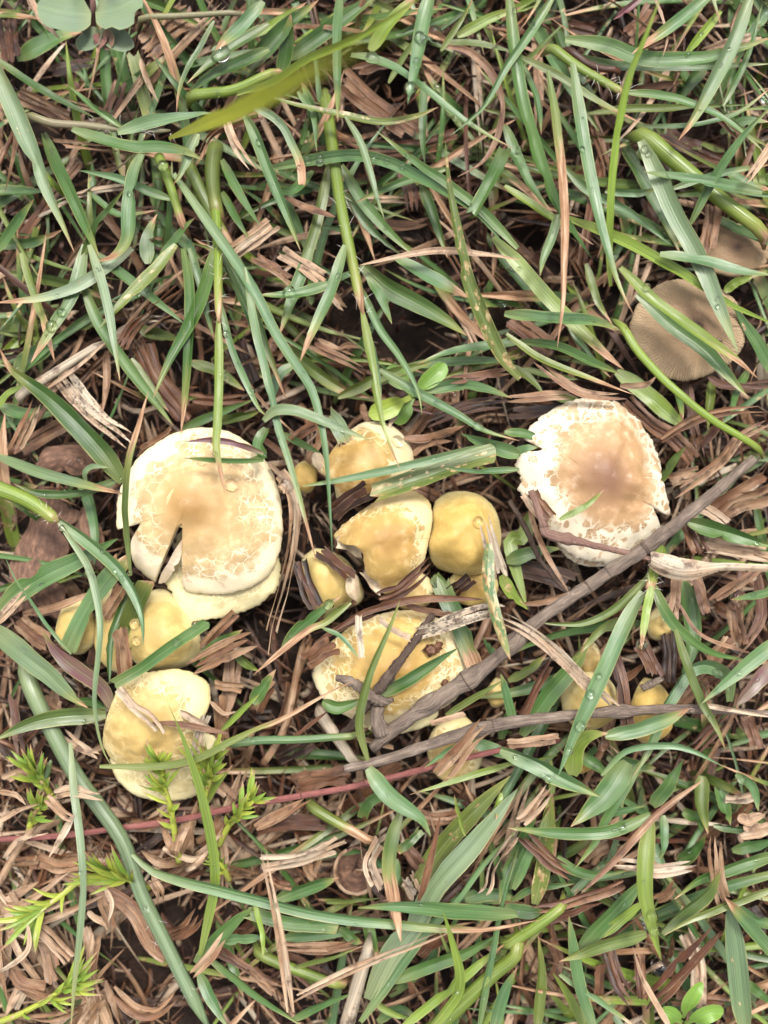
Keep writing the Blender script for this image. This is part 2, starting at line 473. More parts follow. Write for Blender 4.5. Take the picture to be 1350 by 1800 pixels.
def ribbon(path, w, shape='p', fold=0.16, twist=0.0, hue=0.3, tip=0.0, les=0.0, seed=None, cheap=False, wav=0.04, roll=0.0, crumple=0.0):
    """A thin leaf along PATH (n x 3): a closed shell, 1 px thick in the middle, with a channel, taper and twist."""
    n = len(path)
    t = np.linspace(0, 1, n)
    seed = random.random() * 50 if seed is None else seed
    if shape == 'p':
        prof = np.where(t < 0.22, 0.4 + 0.6 * np.sin(t / 0.22 * math.pi / 2), 1.0)
        t0, pw = random.uniform(0.2, 0.6), random.uniform(1.5, 2.4)
        u = np.clip((t - t0) / (1 - t0), 0, 1)
        prof = prof * (1 - u ** pw) + 0.03
    elif shape == 's':
        prof = np.ones(n)
    elif shape == 'e':
        prof = np.clip(np.sin(np.clip(t, 0, 1) * math.pi), 0, 1) ** 0.6 * 0.98 + 0.03
    elif shape == 'v':
        prof = np.sin(np.clip(t ** 0.85, 0, 1) * math.pi) ** 0.55 * 0.96 + 0.05
    elif shape == 'o':                                        # spoon leaf: thin stalk, round blade
        prof = np.where(t < 0.25, 0.25 + 0.3 * t, 0.0) + np.where(t >= 0.25, 0.33 + 0.67 * np.sin(np.clip((t - 0.25) / 0.75, 0, 1) * math.pi) ** 0.6, 0)
        prof[-1] = 0.15
    wn_ = np.array([mnoise.noise((x * 6.0, seed, 0.3)) for x in t])
    prof = prof * (1 + wav * wn_ * 2)
    hw = 0.5 * np.asarray(w) * prof
    T, side, nor = frames(path)
    tw = twist * t + np.asarray(roll) + 0.5 * np.array([mnoise.noise((x * 2.2, seed + 9, 1.3)) for x in t])
    c, s = np.cos(tw)[:, None], np.sin(tw)[:, None]
    sd, nm = side * c + nor * s, nor * c - side * s
    A = A3_ALL if cheap else A_ALL
    m = len(A)
    th = np.minimum(1.1, hw * 0.25)
    off = np.zeros((n, m))
    lift = (np.abs(A) ** 1.5)[None, :] * (hw * fold * 2)[:, None]
    off += lift
    nb = 1 if cheap else 3
    off[:, m - nb:] -= th[:, None]
    off -= (hw * fold * 0.9)[:, None]
    if crumple:
        for i in range(n):
            for j in range(m):
                off[i, j] += crumple * hw[i] * mnoise.noise((t[i] * 7, abs(A[j] - 0.3) * 1.2, seed))
    AA = np.repeat(A[None, :], n, 0)
    if not cheap and n > 12 and random.random() < 0.3:          # nibbled or torn margin
        sgn = random.choice((-1, 1))
        for _ in range(random.choice((1, 1, 2, 3))):
            g = 1 - random.uniform(0.25, 0.75) * np.exp(-((t - random.uniform(0.25, 0.95)) / random.uniform(0.02, 0.05)) ** 2)
            AA = np.where(AA * sgn > 0, AA * g[:, None], AA)
    V = path[:, None, :] + sd[:, None, :] * (AA[:, :, None] * hw[:, None, None]) + nm[:, None, :] * off[:, :, None]
    if shape == 's':                                          # torn ends
        for e, d in ((0, -1), (n - 1, 1)):
            jag = np.array([mnoise.noise((a * 2.3, seed, e)) for a in A]) * 1.3
            V[e] += T[e][None, :] * (jag * hw[e])[:, None] * d
    V = V.reshape(-1, 3)
    i = np.arange(n - 1)[:, None] * m
    j = np.arange(m)[None, :]
    F = np.stack([i + j, i + (j + 1) % m, i + m + (j + 1) % m, i + m + j], -1).reshape(-1, 4)
    if cheap:
        ends = [[0, 1, 2, 3][::-1], [(n - 1) * m + q for q in (0, 1, 2, 3)]]
    else:
        e = (n - 1) * m
        ends = []
        for b, rv in ((0, 1), (e, 0)):
            for q in ([0, 1, 7, 7], [1, 2, 6, 7], [2, 3, 5, 6], [3, 4, 5, 5]):
                ends.append([b + x for x in (q[::-1] if rv else q)])
    d = np.r_[0, np.cumsum(np.linalg.norm(np.diff(path, axis=0), axis=1))]
    bc = np.stack([np.repeat(t, m), np.tile(A * 0.5 + 0.5, n), np.full(n * m, hue), np.ones(n * m)], 1)
    bv = np.stack([np.repeat(d / 10, m), (np.tile(A, n) * np.repeat(hw, m)) / 10, np.full(n * m, seed)], 1)
    return Piece(V, F.tolist() + ends, bc, bv, np.full(n * m, tip), np.full(n * m, les))


def tube(path, r, sides=9, hue=0.5, tip=0.0, les=0.0, seed=None, rough=0.0, flat=1.0):
    n = len(path)
    seed = random.random() * 50 if seed is None else seed
    r = np.broadcast_to(np.asarray(r, float), (n,)).copy()
    T, side, nor = frames(path)
    a = np.arange(sides) / sides * 2 * math.pi
    rr = np.repeat(r[:, None], sides, 1)
    t = np.linspace(0, 1, n)
    if rough:
        L = n * 0.25
        for i in range(n):
            for j in range(sides):
                rr[i, j] *= 1 + rough * mnoise.noise((i * 0.55, math.cos(a[j]) * 1.6 + seed, math.sin(a[j]) * 1.6))
    V = path[:, None, :] + side[:, None, :] * (np.cos(a)[None, :, None] * rr[:, :, None]) + nor[:, None, :] * (np.sin(a)[None, :, None] * rr[:, :, None] * flat)
    V = V.reshape(-1, 3)
    i = np.arange(n - 1)[:, None] * sides
    j = np.arange(sides)[None, :]
    F = np.stack([i + j, i + (j + 1) % sides, i + sides + (j + 1) % sides, i + sides + j], -1).reshape(-1, 4).tolist()
    F.append(list(range(sides))[::-1])
    F.append([(n - 1) * sides + q for q in range(sides)])
    d = np.r_[0, np.cumsum(np.linalg.norm(np.diff(path, axis=0), axis=1))]
    N = n * sides
    bc = np.stack([np.repeat(t, sides), np.tile(0.5 + 0.3 * np.cos(a), n), np.full(N, hue), np.ones(N)], 1)
    bv = np.stack([np.repeat(d / 10, sides), np.tile(np.abs(a / math.pi - 1) * 2, n) * np.repeat(r, sides) / 10, np.full(N, seed)], 1)
    return Piece(V, F, bc, bv, np.full(N, tip), np.full(N, les))


def shredded(path, w, k=3, **kw):
    """A dry leaf that has come apart into strands along its fibres."""
    n = len(path)
    T, side, nor = frames(path)
    w = np.broadcast_to(np.asarray(w, float), (n,))
    out = []
    t = np.linspace(0, 1, n)
    sd = random.random() * 40
    hue = kw.pop('hue')
    for j in range(k):
        o = (j - (k - 1) / 2) / k
        a, b = random.uniform(0, 0.14), random.uniform(0.84, 1.0)
        spread = 1 + random.uniform(0.0, 0.5) * np.clip((t - 0.6) / 0.4, 0, 1) + random.uniform(0.0, 0.4) * np.clip((0.3 - t) / 0.3, 0, 1)
        wig = np.array([mnoise.noise((x * 2.5, sd, j * 3.0)) for x in t])
        p = path + side * (w * (o * spread + 0.12 * wig))[:, None]
        p[:, 2] += random.uniform(-2.5, 2.5) + 4 * wig
        i0, i1 = int(a * (n - 1)), max(int(b * (n - 1)), int(a * (n - 1)) + 5)
        q = catmull(p[i0:i1 + 1], n)
        out.append(ribbon(q, float(w.mean()) / k * random.uniform(0.95, 1.35), hue=min(1, max(0, hue + random.uniform(-0.1, 0.1))), seed=sd + j * 2.0, **kw))
    return join(out)


def face_roll(path, amount=0.8):
    """How far a leaf that stands steeply has to turn about its own length for its upper face to look up and out."""
    T, side, nor = frames(path)
    up = np.array([0, 0, HC]) - path
    return -amount * np.arctan2((up * side).sum(1), (up * nor).sum(1))


def join(pieces):
    o, F = 0, []
    for p in pieces:
        F += [[q + o for q in f] for f in p.F]
        o += len(p.V)
    cat = lambda k: np.concatenate([getattr(p, k) for p in pieces])
    return Piece(cat('V'), F, cat('bc'), cat('bv'), cat('tip'), cat('les'))


def fill_attr(me, name, typ, data, key):
    at = me.attributes.new(name, typ, 'POINT')
    at.data.foreach_set(key, np.ascontiguousarray(data, dtype=np.float32).ravel())


def clean_faces(F):
    out = []
    for f in F:
        g = []
        for q in f:
            if q not in g:
                g.append(q)
        if len(g) > 2:
            out.append(g)
    return out


def mesh_from(name, P, mat, origin, sharp=55):
    me = bpy.data.meshes.new(name)
    V = (P.V - np.asarray(origin, float)[None, :]) * S
    me.from_pydata(V.tolist(), [], clean_faces(P.F))
    fill_attr(me, 'bc', 'FLOAT_COLOR', P.bc, 'color')
    fill_attr(me, 'bv', 'FLOAT_VECTOR', P.bv, 'vector')
    fill_attr(me, 'tipbrown', 'FLOAT', P.tip, 'value')
    fill_attr(me, 'lesion', 'FLOAT', P.les, 'value')
    me.materials.append(mat)
    me.polygons.foreach_set('use_smooth', [True] * len(me.polygons))
    if sharp:
        me.set_sharp_from_angle(angle=math.radians(sharp))
    me.update()
    return me


REG = []          # (piece, owner) of everything solid, for drops and for what shows


def tag(o, label=None, cat=None, group=None, kind=None):
    for k, v in (('label', label), ('category', cat), ('group', group), ('kind', kind)):
        if v:
            o[k] = v
    return o


def make(name, P, mat, origin=None, parent=None, porigin=None, sharp=55, reg=True):
    """One mesh object; its own origin at its base (or its parent's)."""
    origin = P.V[0] if origin is None else origin
    if parent is not None:
        origin = porigin
    o = bpy.data.objects.new(name, mesh_from(name, P, mat, origin, sharp))
    COL.objects.link(o)
    if parent is not None:
        o.parent = parent
    else:
        o.location = tuple(np.asarray(origin, float) * S)
    if reg:
        REG.append((P, o))
    return o


def empty(name, origin, **kw):
    o = bpy.data.objects.new(name, None)
    o.empty_display_size = 0.005
    o.location = tuple(np.asarray(origin, float) * S)
    COL.objects.link(o)
    return tag(o, **kw)


def lift(level):
    return -32.0 + 23.2 * level if level < 10 else 200.0 + 17.0 * (level - 10)


# ------------------------------------------------------------------ the leaves the photograph shows one by one
# square, colour, width, heights, options : course from base to tip (thirds of a px within the 450 px square) : label
TRACE = '''
A1 G 130 6,8 L.6 : -40,300 130,700 250,1000 340,1200 392,1330 : broad greyish grass leaf with purple spots, hanging down beside the top left margin
A1 d 55 4,6 - : -20,310 120,410 250,490 420,580 510,625 :
A1 c 48 5,6 t,h3 : 90,580 260,645 430,660 640,680 900,690 :
A1 b 85 6,7 h3 : 620,700 760,650 900,625 1060,600 1130,600 :
A1 m 75 6,8 h3,B.06 : 380,680 560,740 700,775 850,775 980,800 1068,842 :
A1 Z 120 8,18,31,45,56,63,68 h3,R : 890,730 1100,640 1350,530 1600,400 1780,290 1950,170 2150,0 :
A1 y 50 8,10,14,18 - : 1250,500 1450,430 1630,310 1900,190 2250,-30 : slim yellow-green grass leaf running just above the blurred tall one
A1 p 45 8,9 L.3 : 140,-30 230,110 318,208 : short pinkish dry grass leaf hanging beside the round-leaved purple seedling
A1 m 110 2,3 - : 90,310 250,220 460,150 :
A1 k 115 2,4 s : 25,90 50,220 70,345 :
A1 o 42 3,4 B.5 : -20,85 100,88 210,100 :
A1 n 170 2,3 s : 1010,60 880,170 740,280 :
A1 c 38 4,5 t : 690,95 1000,82 1310,60 :
A1 o 85 3,4 s : 700,280 750,480 790,620 :
A1 p 38 4,5 - : 740,310 780,430 835,540 :
A1 d 35 6,6 - : 1130,110 1040,270 970,400 940,500 932,600 :
A1 b 80 8,9 - : 1390,10 1260,150 1190,210 1135,265 : bright green grass leaf near the top that ends in a hanging drop
A1 d 75 5,6 - : 1420,130 1250,230 1110,330 985,440 :
A1 m 85 5,5 - : 1420,260 1250,340 1120,400 990,490 :
A1 y 65 5,6 t : 960,505 1100,490 1250,470 1500,350 :
A1 m 45 6,7 - : 640,670 530,590 450,530 355,445 :
A1 m 78 4,6 - : 230,700 290,850 370,1010 450,1190 520,1350 :
A1 b 98 7,6 - : 760,800 710,920 685,1080 675,1250 610,1350 500,1380 :
A1 b 60 5,6 - : 900,1050 760,1000 620,940 410,897 :
A1 y 58 4,6 t : 820,790 880,930 930,1080 975,1220 :
A1 o 72 4,5 t : 985,850 1080,1050 1160,1200 1230,1330 :
F  b 23 7,8,9,10,10 - : 305,305 360,383 410,453 450,517 483,583 517,637 547,683 563,740 573,800 580,900 584,970 : long narrow bluish leaf bent at a knuckle, tip dangling between split cap and torn cap
A1 G 68 7,8 - : 1040,700 1000,800 960,900 912,980 :
A1 G 92 5,5 - : 780,1390 775,1280 800,1190 830,1130 :
A1 n 58 5,6,6 twist : 1380,610 1250,640 1150,680 1080,760 1045,880 1020,930 :
A1 p 58 6,7 - : 1180,620 1250,780 1360,930 :
A1 o 95 3,5 t : 1135,740 1120,950 1150,1160 :
A1 m 50 4,6 - : 1170,1010 1240,1140 1315,1260 :
A1 m 60 4,6 - : 1170,840 1250,1000 1370,1190 :
A1 d 92 3,4 - : -30,1010 100,1012 240,1010 :
A1 m 62 4,6 - : -20,1340 80,1180 180,1050 :
A1 d 72 3,4 - : -30,1290 150,1285 330,1215 :
A1 d 42 5,7 - : 430,1370 500,1200 590,1080 660,990 :
A1 m 60 5,6 - : 840,1370 950,1230 1030,1145 :
A1 b 44 4,5 - : 460,1000 560,1090 650,1135 825,1108 :
F  p 34 5,6 s : 395,455 440,423 492,385 : strip of tan dry grass lying across the thatch left of the centre culm
A1 b 50 4,5 - : 960,1200 1020,1340 1060,1450 :
A1 r 90 3,4 - : 640,430 590,560 540,640 :
A1 n 80 3,3 s : 100,500 230,560 400,650 :
A1 k 70 2,3 - : 250,380 400,340 560,320 :

A2 b 60 9,11 - : 448,-60 430,150 432,400 432,640 : upright pale grass leaf whose tip hangs straight down beside the blurred blade
A2 b 92 9,10 - : 935,-80 880,120 845,330 800,548 : wide bright leaf at the top with drops lined along it and a drop-shaped folded tip
A2 b 72 7,9,9 - : 500,292 620,310 750,370 870,455 1000,560 1150,670 1360,785 : long arching bluish leaf with drops on its outer half, top middle
A3 b 58 9,10 - : 230,-40 90,180 -30,350 -150,560 -325,715 : pale grass leaf slanting from the top edge across the bluish arching leaf
A2 o 52 6,6 L.8,e : 60,510 250,560 480,610 680,645 850,610 960,565 : dark olive leaf mottled with yellow, lying level across the top middle
A2 m 62 6,8 - : 1380,1310 1200,1120 1000,960 880,880 760,790 635,688 :
A2 b 76 5,7,6 - : 60,890 330,840 520,820 700,860 850,930 980,1000 1150,1110 1310,1290 : arched blue-green leaf carrying a row of round drops above the centre culm
A2 G 55 8,9 B.22,s : -40,540 120,640 190,760 235,870 245,970 :
A2 b 78 7,8 - : -60,600 0,720 60,880 130,1050 190,1200 236,1325 :
A2 G 44 8,9 - : 470,615 550,750 600,900 640,1050 678,1160 :
A2 y 74 1,4,6,7,8 t,h1 : 350,420 385,650 420,900 450,1100 500,1340 565,1660 :
B2 y 58 8,9,10,10 h1 : 560,290 600,500 640,750 680,930 762,1132 :
B2 b 54 7,8 h1 : 555,170 650,380 750,520 830,660 862,740 876,838 :
B2 b 28 8,8 h1 : 610,440 640,600 662,750 :
A2 m 60 4,5 - : 1000,890 800,950 650,1010 528,1068 :
A2 o 95 6,8,9 L.9 : 1390,2000 1300,1890 1200,1680 1110,1450 1060,1200 1015,950 998,742 : long upright olive leaf with a tan gnawed streak down its middle
A2 m 88 6,7 s : 1320,780 1240,950 1145,1130 :
A2 n 44 5,6 - : 1000,250 1120,270 1230,370 1290,520 1280,700 1200,850 1060,935 : long curling brown dry leaf bowing round the top middle
A2 n 130 2,3 s : 440,400 650,580 870,720 :
A2 r 90 2,3 s : 560,800 850,780 1100,715 :
A2 r 70 2,2 - : 510,375 750,300 840,240 :
A2 r 45 5,6 e : 140,1030 260,1090 420,1145 :
A2 r 90 3,4 - : 770,880 810,1000 830,1140 :
A2 m 72 4,5 - : 450,870 560,1060 700,1220 850,1360 :
A2 d 60 4,4 - : 460,1010 600,1200 770,1350 :
A2 o 70 4,6 - : 385,870 340,1100 270,1350 200,1550 120,1760 :
A2 d 70 3,4 - : 870,970 940,1150 1010,1360 :
A2 d 52 4,5 - : 885,430 880,700 890,860 :
A2 m 92 3,5 B.12 : 130,400 165,240 183,72 :
A2 d 110 4,5 - : -40,360 150,150 330,0 :
A2 y 58 4,5 - : -20,190 120,110 270,10 :
A2 d 100 3,4 - : 180,310 420,130 640,-20 :
A2 y 95 4,6 - : 600,270 700,130 860,-40 :
A2 y 68 4,5 - : 1060,190 1250,90 1400,40 :
A2 o 48 4,5 - : 1010,220 1180,230 1360,275 :
A2 o 40 5,6 - : 975,270 1080,110 1150,-20 :
A3 m 88 9,9,8,7 - : -20,-60 10,250 50,520 130,800 230,1070 330,1230 420,1360 : long straight grass leaf running from the top edge down toward the right-hand white cap
A2 m 60 4,6 - : 300,900 200,1000 60,1010 :
A2 k 110 1,2 s : 650,1150 800,1200 980,1260 :
A2 n 60 2,3 - : 620,1180 800,1190 960,1150 :
A2 m 45 5,6 - : 220,480 300,600 320,800 :
A2 d 40 4,5 - : 240,760 260,680 262,610 :
A2 o 40 4,5 - : 700,440 780,300 860,180 :

A3 Y 50 5,8,10,13,16 - : 520,1510 510,1350 515,1130 530,900 570,620 620,400 700,200 800,-60 : thin upright bright green leaf sweeping from the brown cap to the top edge
A3 b 85 8,9,9 - : 318,335 345,520 390,800 450,1100 530,1400 585,1550 637,1655 : flat pale green leaf with a straight edge running down to the brown streaky cap
A3 y 58 6,7 t,h7 : 180,220 330,340 480,430 590,492 :
A3 m 54 7,8 h7 : 570,485 800,505 1000,570 1150,650 1330,800 :
A3 m 100 5,7 - : 280,210 500,240 700,310 1000,305 1200,255 1390,190 : broad deep green leaf curving level across the top right
A3 d 64 4,5 - : 310,290 550,345 800,350 1390,335 :
A3 o 48 6,7 B.22 : 40,295 250,400 400,500 560,590 682,650 :
A3 m 60 8,9,9 B.7,L.4 : 188,370 220,560 240,720 260,900 275,1150 270,1400 265,1600 238,1835 : hanging leaf, green above and rusty brown along its lower half, above the right white cap
A3 G 100 7,8 B.14 : 1260,-30 1150,250 1050,450 960,620 878,740 :
A3 b 78 7,7 B.3 : 1060,-40 850,130 630,285 :
A3 v 44 8,8 - : 700,-30 610,45 532,107 :
A3 b 75 7,8 - : 1320,1015 1100,970 900,940 695,906 : level grass leaf with a blunt tip crossing the big yellow-green culm, upper right
A3 b 58 6,8,9 - : 940,1180 1030,1000 1130,840 1250,680 1390,540 :
A3 b 34 5,6 - : 690,662 900,665 1050,640 1200,590 1380,450 :
A3 y 98 5,6 t : 640,660 900,880 1100,1050 1390,1270 :
A3 G 112 7,8,8 - : 680,740 780,950 880,1170 990,1370 1080,1590 1192,1865 : wide flat leaf laid across the far side of the brown streaky cap
A3 p 55 8,9 - : 1390,730 1290,880 1197,1005 :
A3 b 48 5,6 - : 490,1010 650,1020 780,995 :
A3 b 44 6,7 - : 830,1000 1080,920 1380,865 :
A3 y 76 7,8 - : 290,1150 560,1260 820,1400 1000,1510 1180,1620 1400,1720 : bright yellow-green leaf passing over the top of the brown streaky cap
A3 y 62 6,7 - : -40,980 150,1110 300,1210 430,1290 :
A3 d 92 3,4 - : 560,730 640,850 700,960 800,1150 890,1340 :
A3 b 60 4,5 - : 280,890 400,1000 600,1110 840,1290 :
A3 m 72 5,6 - : -40,660 60,900 130,1020 215,1125 :
A3 m 40 5,6 - : 60,340 130,520 155,710 :
A3 r 46 5,6 t,twist : 270,240 430,350 590,370 :
A3 r 105 1,2 s : 150,100 300,150 450,195 :
A3 r 95 2,3 s : 740,40 680,120 590,215 :
A3 r 50 3,4 - : 640,475 760,460 905,430 :
A3 p 20 6,7 - : 750,-20 800,100 820,200 795,300 :
A3 r 60 2,3 - : 420,610 500,900 480,1010 :
A3 r 60 2,3 s : 970,790 1080,840 1170,880 :
A3 n 92 4,5 s : 1060,1060 1050,1180 1020,1350 :
A3 r 62 2,3 - : 700,1040 780,1250 :
A3 y 55 3,5 - : 1100,60 940,260 850,450 :
A3 d 82 3,4 - : 1020,350 930,450 850,580 :
A3 m 44 5,6 - : 1110,560 1240,300 1320,20 :
A3 b 80 4,5 s : 1090,1170 1250,1235 1400,1290 :
A3 G 58 8,9 - : 240,1130 210,1250 165,1370 148,1455 :
A3 m 70 4,5 - : 1130,900 1250,980 1370,1000 :
A3 k 90 2,3 s : 800,690 900,760 1000,800 :
A3 m 60 3,4 - : 1100,700 1220,640 1360,640 :
A3 o 50 4,5 - : 400,600 650,570 900,570 1250,550 :
A3 y 70 2,3 - : 160,-20 60,30 -60,70 :

B1 G 76 5,7 L.5 : 700,-40 560,60 430,150 300,200 150,232 -30,247 : greyish leaf with a purple patch curving away to the margin, above the split cap
B1 o 84 6,8 L.7 : 930,-60 800,90 650,240 517,390 : broad leaf with yellow edges and rusty marks above the split cap
B1 o 58 4,6 B.4 : 110,-20 200,260 240,370 290,560 :
B1 m 86 5,7 - : 450,-60 400,150 330,290 250,420 162,565 : green leaf with flattened wet patches, tip by the thatch near the margin
B1 G 60 7,9 - : 470,-60 540,150 590,370 633,660 :
B1 m 72 5,6 - : 430,130 520,350 650,550 780,720 915,895 :
B1 m 66 5,6 - : 480,-30 650,100 780,200 975,360 :
B1 m 82 7,9 B.05 : 1140,-60 1080,180 1000,370 900,550 808,750 : blunt-ended green leaf leaning toward the dark gap above the split cap
B1 m 66 7,8,8 - : 965,-40 1000,150 1000,400 980,700 955,945 : straight green leaf standing against the upper edge of the split cap
B1 b 54 6,7 - : 1000,-40 1060,150 1100,330 1130,450 :
A1 y 62 2,6,8,9 t,h2 : 1120,800 1140,1150 1150,1350 1150,1500 1155,1700 :
B1 y 56 9,10,11,11 h2 : 1150,330 1155,600 1150,850 1140,1000 1160,1120 1187,1260 :
B1 b 46 7,8 h2 : 1165,250 1220,480 1290,650 1370,810 1430,850 :
B1 m 60 6,7 - : 1150,-60 1260,140 1350,330 1420,520 1510,760 :
B1 b 46 6,7 - : 1170,0 1290,260 1360,470 1450,800 1500,1000 :
B1 d 145 5,6,7 B.12 : 650,1190 560,1060 400,880 250,740 130,650 60,595 -5,485 : wide dark leaf with a withered pale tip reaching down to the split cap
B1 o 42 7,10,10 B.3 : 690,1680 668,1450 660,1300 675,1100 710,960 745,850 782,712 : thin olive leaf standing in front of the split cap's edge with a reddened tip
B1 w 112 4,5 L.9 : 325,625 430,760 530,860 640,940 745,1020 : weathered tan leaf peppered with black mould, beside the wide dark leaf
B1 w 58 5,5 t : 60,760 250,640 420,530 570,440 :
B1 n 90 5,5,6 twist : 640,480 680,400 720,350 800,270 970,120 :
B1 w 56 4,5 - : 600,430 640,400 750,340 890,328 :
B1 p 24 5,6 - : 240,705 400,590 560,455 :
B1 r 120 3,4 s : 740,440 830,650 950,800 1020,890 :
B1 o 62 4,4 - : 690,540 780,680 890,820 :
B1 r 100 2,3 s : 40,1050 200,960 400,850 570,730 :
B1 n 44 4,5 - : 560,500 565,650 540,830 :
B1 k 150 1,2 e : 180,1100 370,1060 560,1080 :
B1 G 70 5,6 B.2,L.3 : -30,1050 200,1140 400,1195 650,1255 :
B1 d 60 5,5 - : 640,1170 500,1230 350,1255 200,1250 70,1200 :
C1 y 98 6,7 t,h4 : -170,-200 0,-120 150,-60 310,50 :
C1 b 84 7,8 h4 : 300,35 480,170 620,300 700,420 750,560 755,705 :
C1 G 50 7,9,8 h4 : 310,60 430,230 480,330 520,500 530,650 505,900 500,1050 540,1250 600,1360 :
B1 v 46 9,10.3 - : 1390,1040 1250,990 1120,970 978,980 : dark purple-tinged leaf tip lying over the top of the split cap
B1 m 34 9,10.3 - : 1390,1080 1250,1082 1130,1078 965,1066 : second slim leaf just under the purple one on the split cap
F  m 28 7,9 - : 468,752 455,782 463,802 440,806 :
B1 o 70 2,3 - : 50,90 350,150 620,245 :
B1 o 98 1,2 L.4 : -20,350 80,360 190,375 :
B1 o 60 2,3 - : 340,400 500,360 600,330 :
B1 d 130 2,3 - : 80,610 180,530 310,470 :
B1 o 78 2,3 - : 740,390 950,440 :
B1 o 68 3,4 L.7 : 1000,560 1150,610 1290,710 :
B1 G 38 5,6 - : 452,1190 452,1140 490,1110 575,1115 :
B1 r 70 3,4 - : 990,745 1150,755 1350,745 :
B1 m 58 4,5 - : 960,910 1150,830 1350,750 :
B1 k 120 2,3 s : 1240,460 1290,580 1340,710 :
B1 n 60 4,5 - : 60,1030 130,890 200,740 :
B1 p 40 4,5 - : 110,1020 170,900 215,780 :
B1 n 60 3,4 s : 730,1030 830,980 930,910 :
B1 o 58 3,4 L.5 : 1150,880 1250,850 1370,820 :
B1 r 90 2,3 s : 250,700 320,640 350,570 :
B1 m 80 3,4 - : 0,790 120,830 250,810 :
B1 y 50 4,5 - : -20,800 50,720 140,680 :

B2 m 72 7,8 - : 400,145 250,190 130,205 2,205 : short level leaf holding two big drops, left of the centre culm
B2 m 76 8,9 - : 470,-60 400,170 320,350 270,460 232,556 : blunt green leaf bending down from the centre culm's left side
B2 m 80 5,6 B.12 : 290,-40 200,200 125,415 :
B2 b 54 8,9,10 - : -60,60 0,400 50,600 110,880 180,1100 250,1350 320,1615 : long narrow bluish leaf with a brown tip hanging past the split cap's right flank
B2 d 120 5,7 B.08,L.3 : 560,50 700,170 850,250 1000,340 1110,420 : broad dark leaf with a nibbled brown tip over the dark hollow
B2 m 60 6,7 - : 590,110 660,220 717,360 :
B2 b 92 5,6 L.3 : 740,10 900,100 1130,225 :
B2 h 42 6,7,7 e,L.5 : 540,50 700,15 850,-15 1000,-30 1200,-10 1400,20 : long straw-yellow speckled grass leaf lying level above the dark hollow
B2 b 62 5,5 - : 1390,455 1150,480 1000,510 850,570 :
B2 r 55 5,6 e : 1370,600 1150,640 990,660 :
B2 o 68 4,5 L.4 : 430,745 550,690 650,640 930,560 :
B2 b 76 5,6 - : 890,715 1050,680 1200,700 1350,750 :
B2 b 70 7,8 - : 650,600 850,720 1050,830 1200,920 1390,975 :
B2 b 92 6,7 - : 1390,1050 1230,1000 1080,940 :
B2 b 54 9,9 - : 1190,1000 1050,1040 900,1080 700,1130 450,1180 220,1217 : long level leaf lying across the upper middle yellowish cap
B2 q 140 7,8 s,L.8 : 1260,1040 1100,1085 900,1160 630,1250 : broad torn leaf blotched with rust between the two middle caps
B2 b 44 8,9 - : 1390,1125 1150,1135 975,1108 :
B2 G 72 9,10,10 - : 40,870 100,815 200,815 300,850 450,910 600,972 : curled greyish leaf arching over to point at the upper middle cap
B2 n 50 5,5 - : 780,960 900,960 1100,895 :
B2 k 84 4,5 e : 890,880 1100,800 1380,755 :
B2 n 70 4,5 - : 800,1040 900,985 1080,950 :
B2 k 105 6,8 s : 400,1360 520,1270 610,1220 : dark brown broken leaf end between the two middle caps
B2 o 78 3,4 B.3 : 150,470 300,600 450,700 610,750 :
B2 n 58 4,5 - : 280,460 450,540 610,630 :
B2 p 82 5,6 s : 130,-20 280,70 380,145 :
B2 n 58 5,6 s : -20,0 100,70 200,145 :
B2 p 52 4,5 - : 400,200 440,250 475,290 :
B2 n 50 4,5 s : 270,1090 330,980 350,900 :
B2 r 60 4,5 s : 150,1010 230,940 320,880 :
B2 d 46 4,6 - : 140,935 240,990 345,1040 :
B2 G 110 5,6 s : 380,830 430,890 480,990 :
B2 n 45 4,4 - : 560,780 580,850 600,900 :
B2 p 34 4,5 - : 760,820 720,860 700,910 :
B2 b 70 5,6 - : 200,570 120,630 85,740 80,800 :
B2 d 40 3,4 - : 580,680 700,640 900,620 :
B2 n 60 3,4 - : 300,440 420,500 560,560 :
B2 n 40 3,4 - : 600,480 500,470 420,490 :
B2 v 34 3,4 - : 700,720 800,790 960,840 :
B2 m 60 3,4 - : 800,580 1000,560 1200,550 1370,560 :

B3 b 84 7,8 - : -40,305 200,330 400,340 500,365 575,395 : level blue-green leaf with drops pointing at the brown streaky cap
B3 y 92 5,6 - : -100,-100 50,60 200,230 400,430 590,600 :
B3 y 76 8,9,9,9 - : 570,60 700,190 850,310 1050,450 1200,560 1298,645 : bright keeled leaf laid across the brown streaky cap with a drop at its tip
B3 m 92 7,8 - : 660,200 850,370 1000,480 1130,620 1243,742 : darker leaf lying under the bright keeled one on the brown streaky cap
B3 b 80 8,9 - : 780,-10 1000,20 1200,75 1390,105 :
B3 y 50 7,8,8 t : 555,300 640,470 760,610 900,740 1050,860 1200,950 1380,1060 : smooth bowed green culm curving under the brown streaky cap
B3 o 52 5,6 - : 390,40 450,230 530,360 :
B3 o 50 6,7 B.3 : -30,410 150,540 400,640 640,730 :
B3 m 60 5,6 - : 40,450 250,480 420,560 570,620 :
B3 n 58 6,7 e : 90,520 250,650 400,730 650,740 :
B3 n 60 5,6 e : -30,755 200,740 380,735 :
B3 r 110 3,4 s : -20,310 140,440 230,490 :
B3 r 100 4,5 s : 570,740 750,900 850,960 1010,1140 :
B3 n 54 6,7,7 - : 750,1000 930,880 1130,820 1390,805 : dry brown leaf bridging from the right white cap to the margin
B3 n 40 5,6 - : 570,685 700,680 765,630 :
B3 r 48 4,5 - : 1035,635 1130,685 1390,690 :
B3 o 50 4,5 - : -20,570 90,640 170,730 :
B3 y 110 3,4 - : 550,610 700,720 850,850 930,910 :
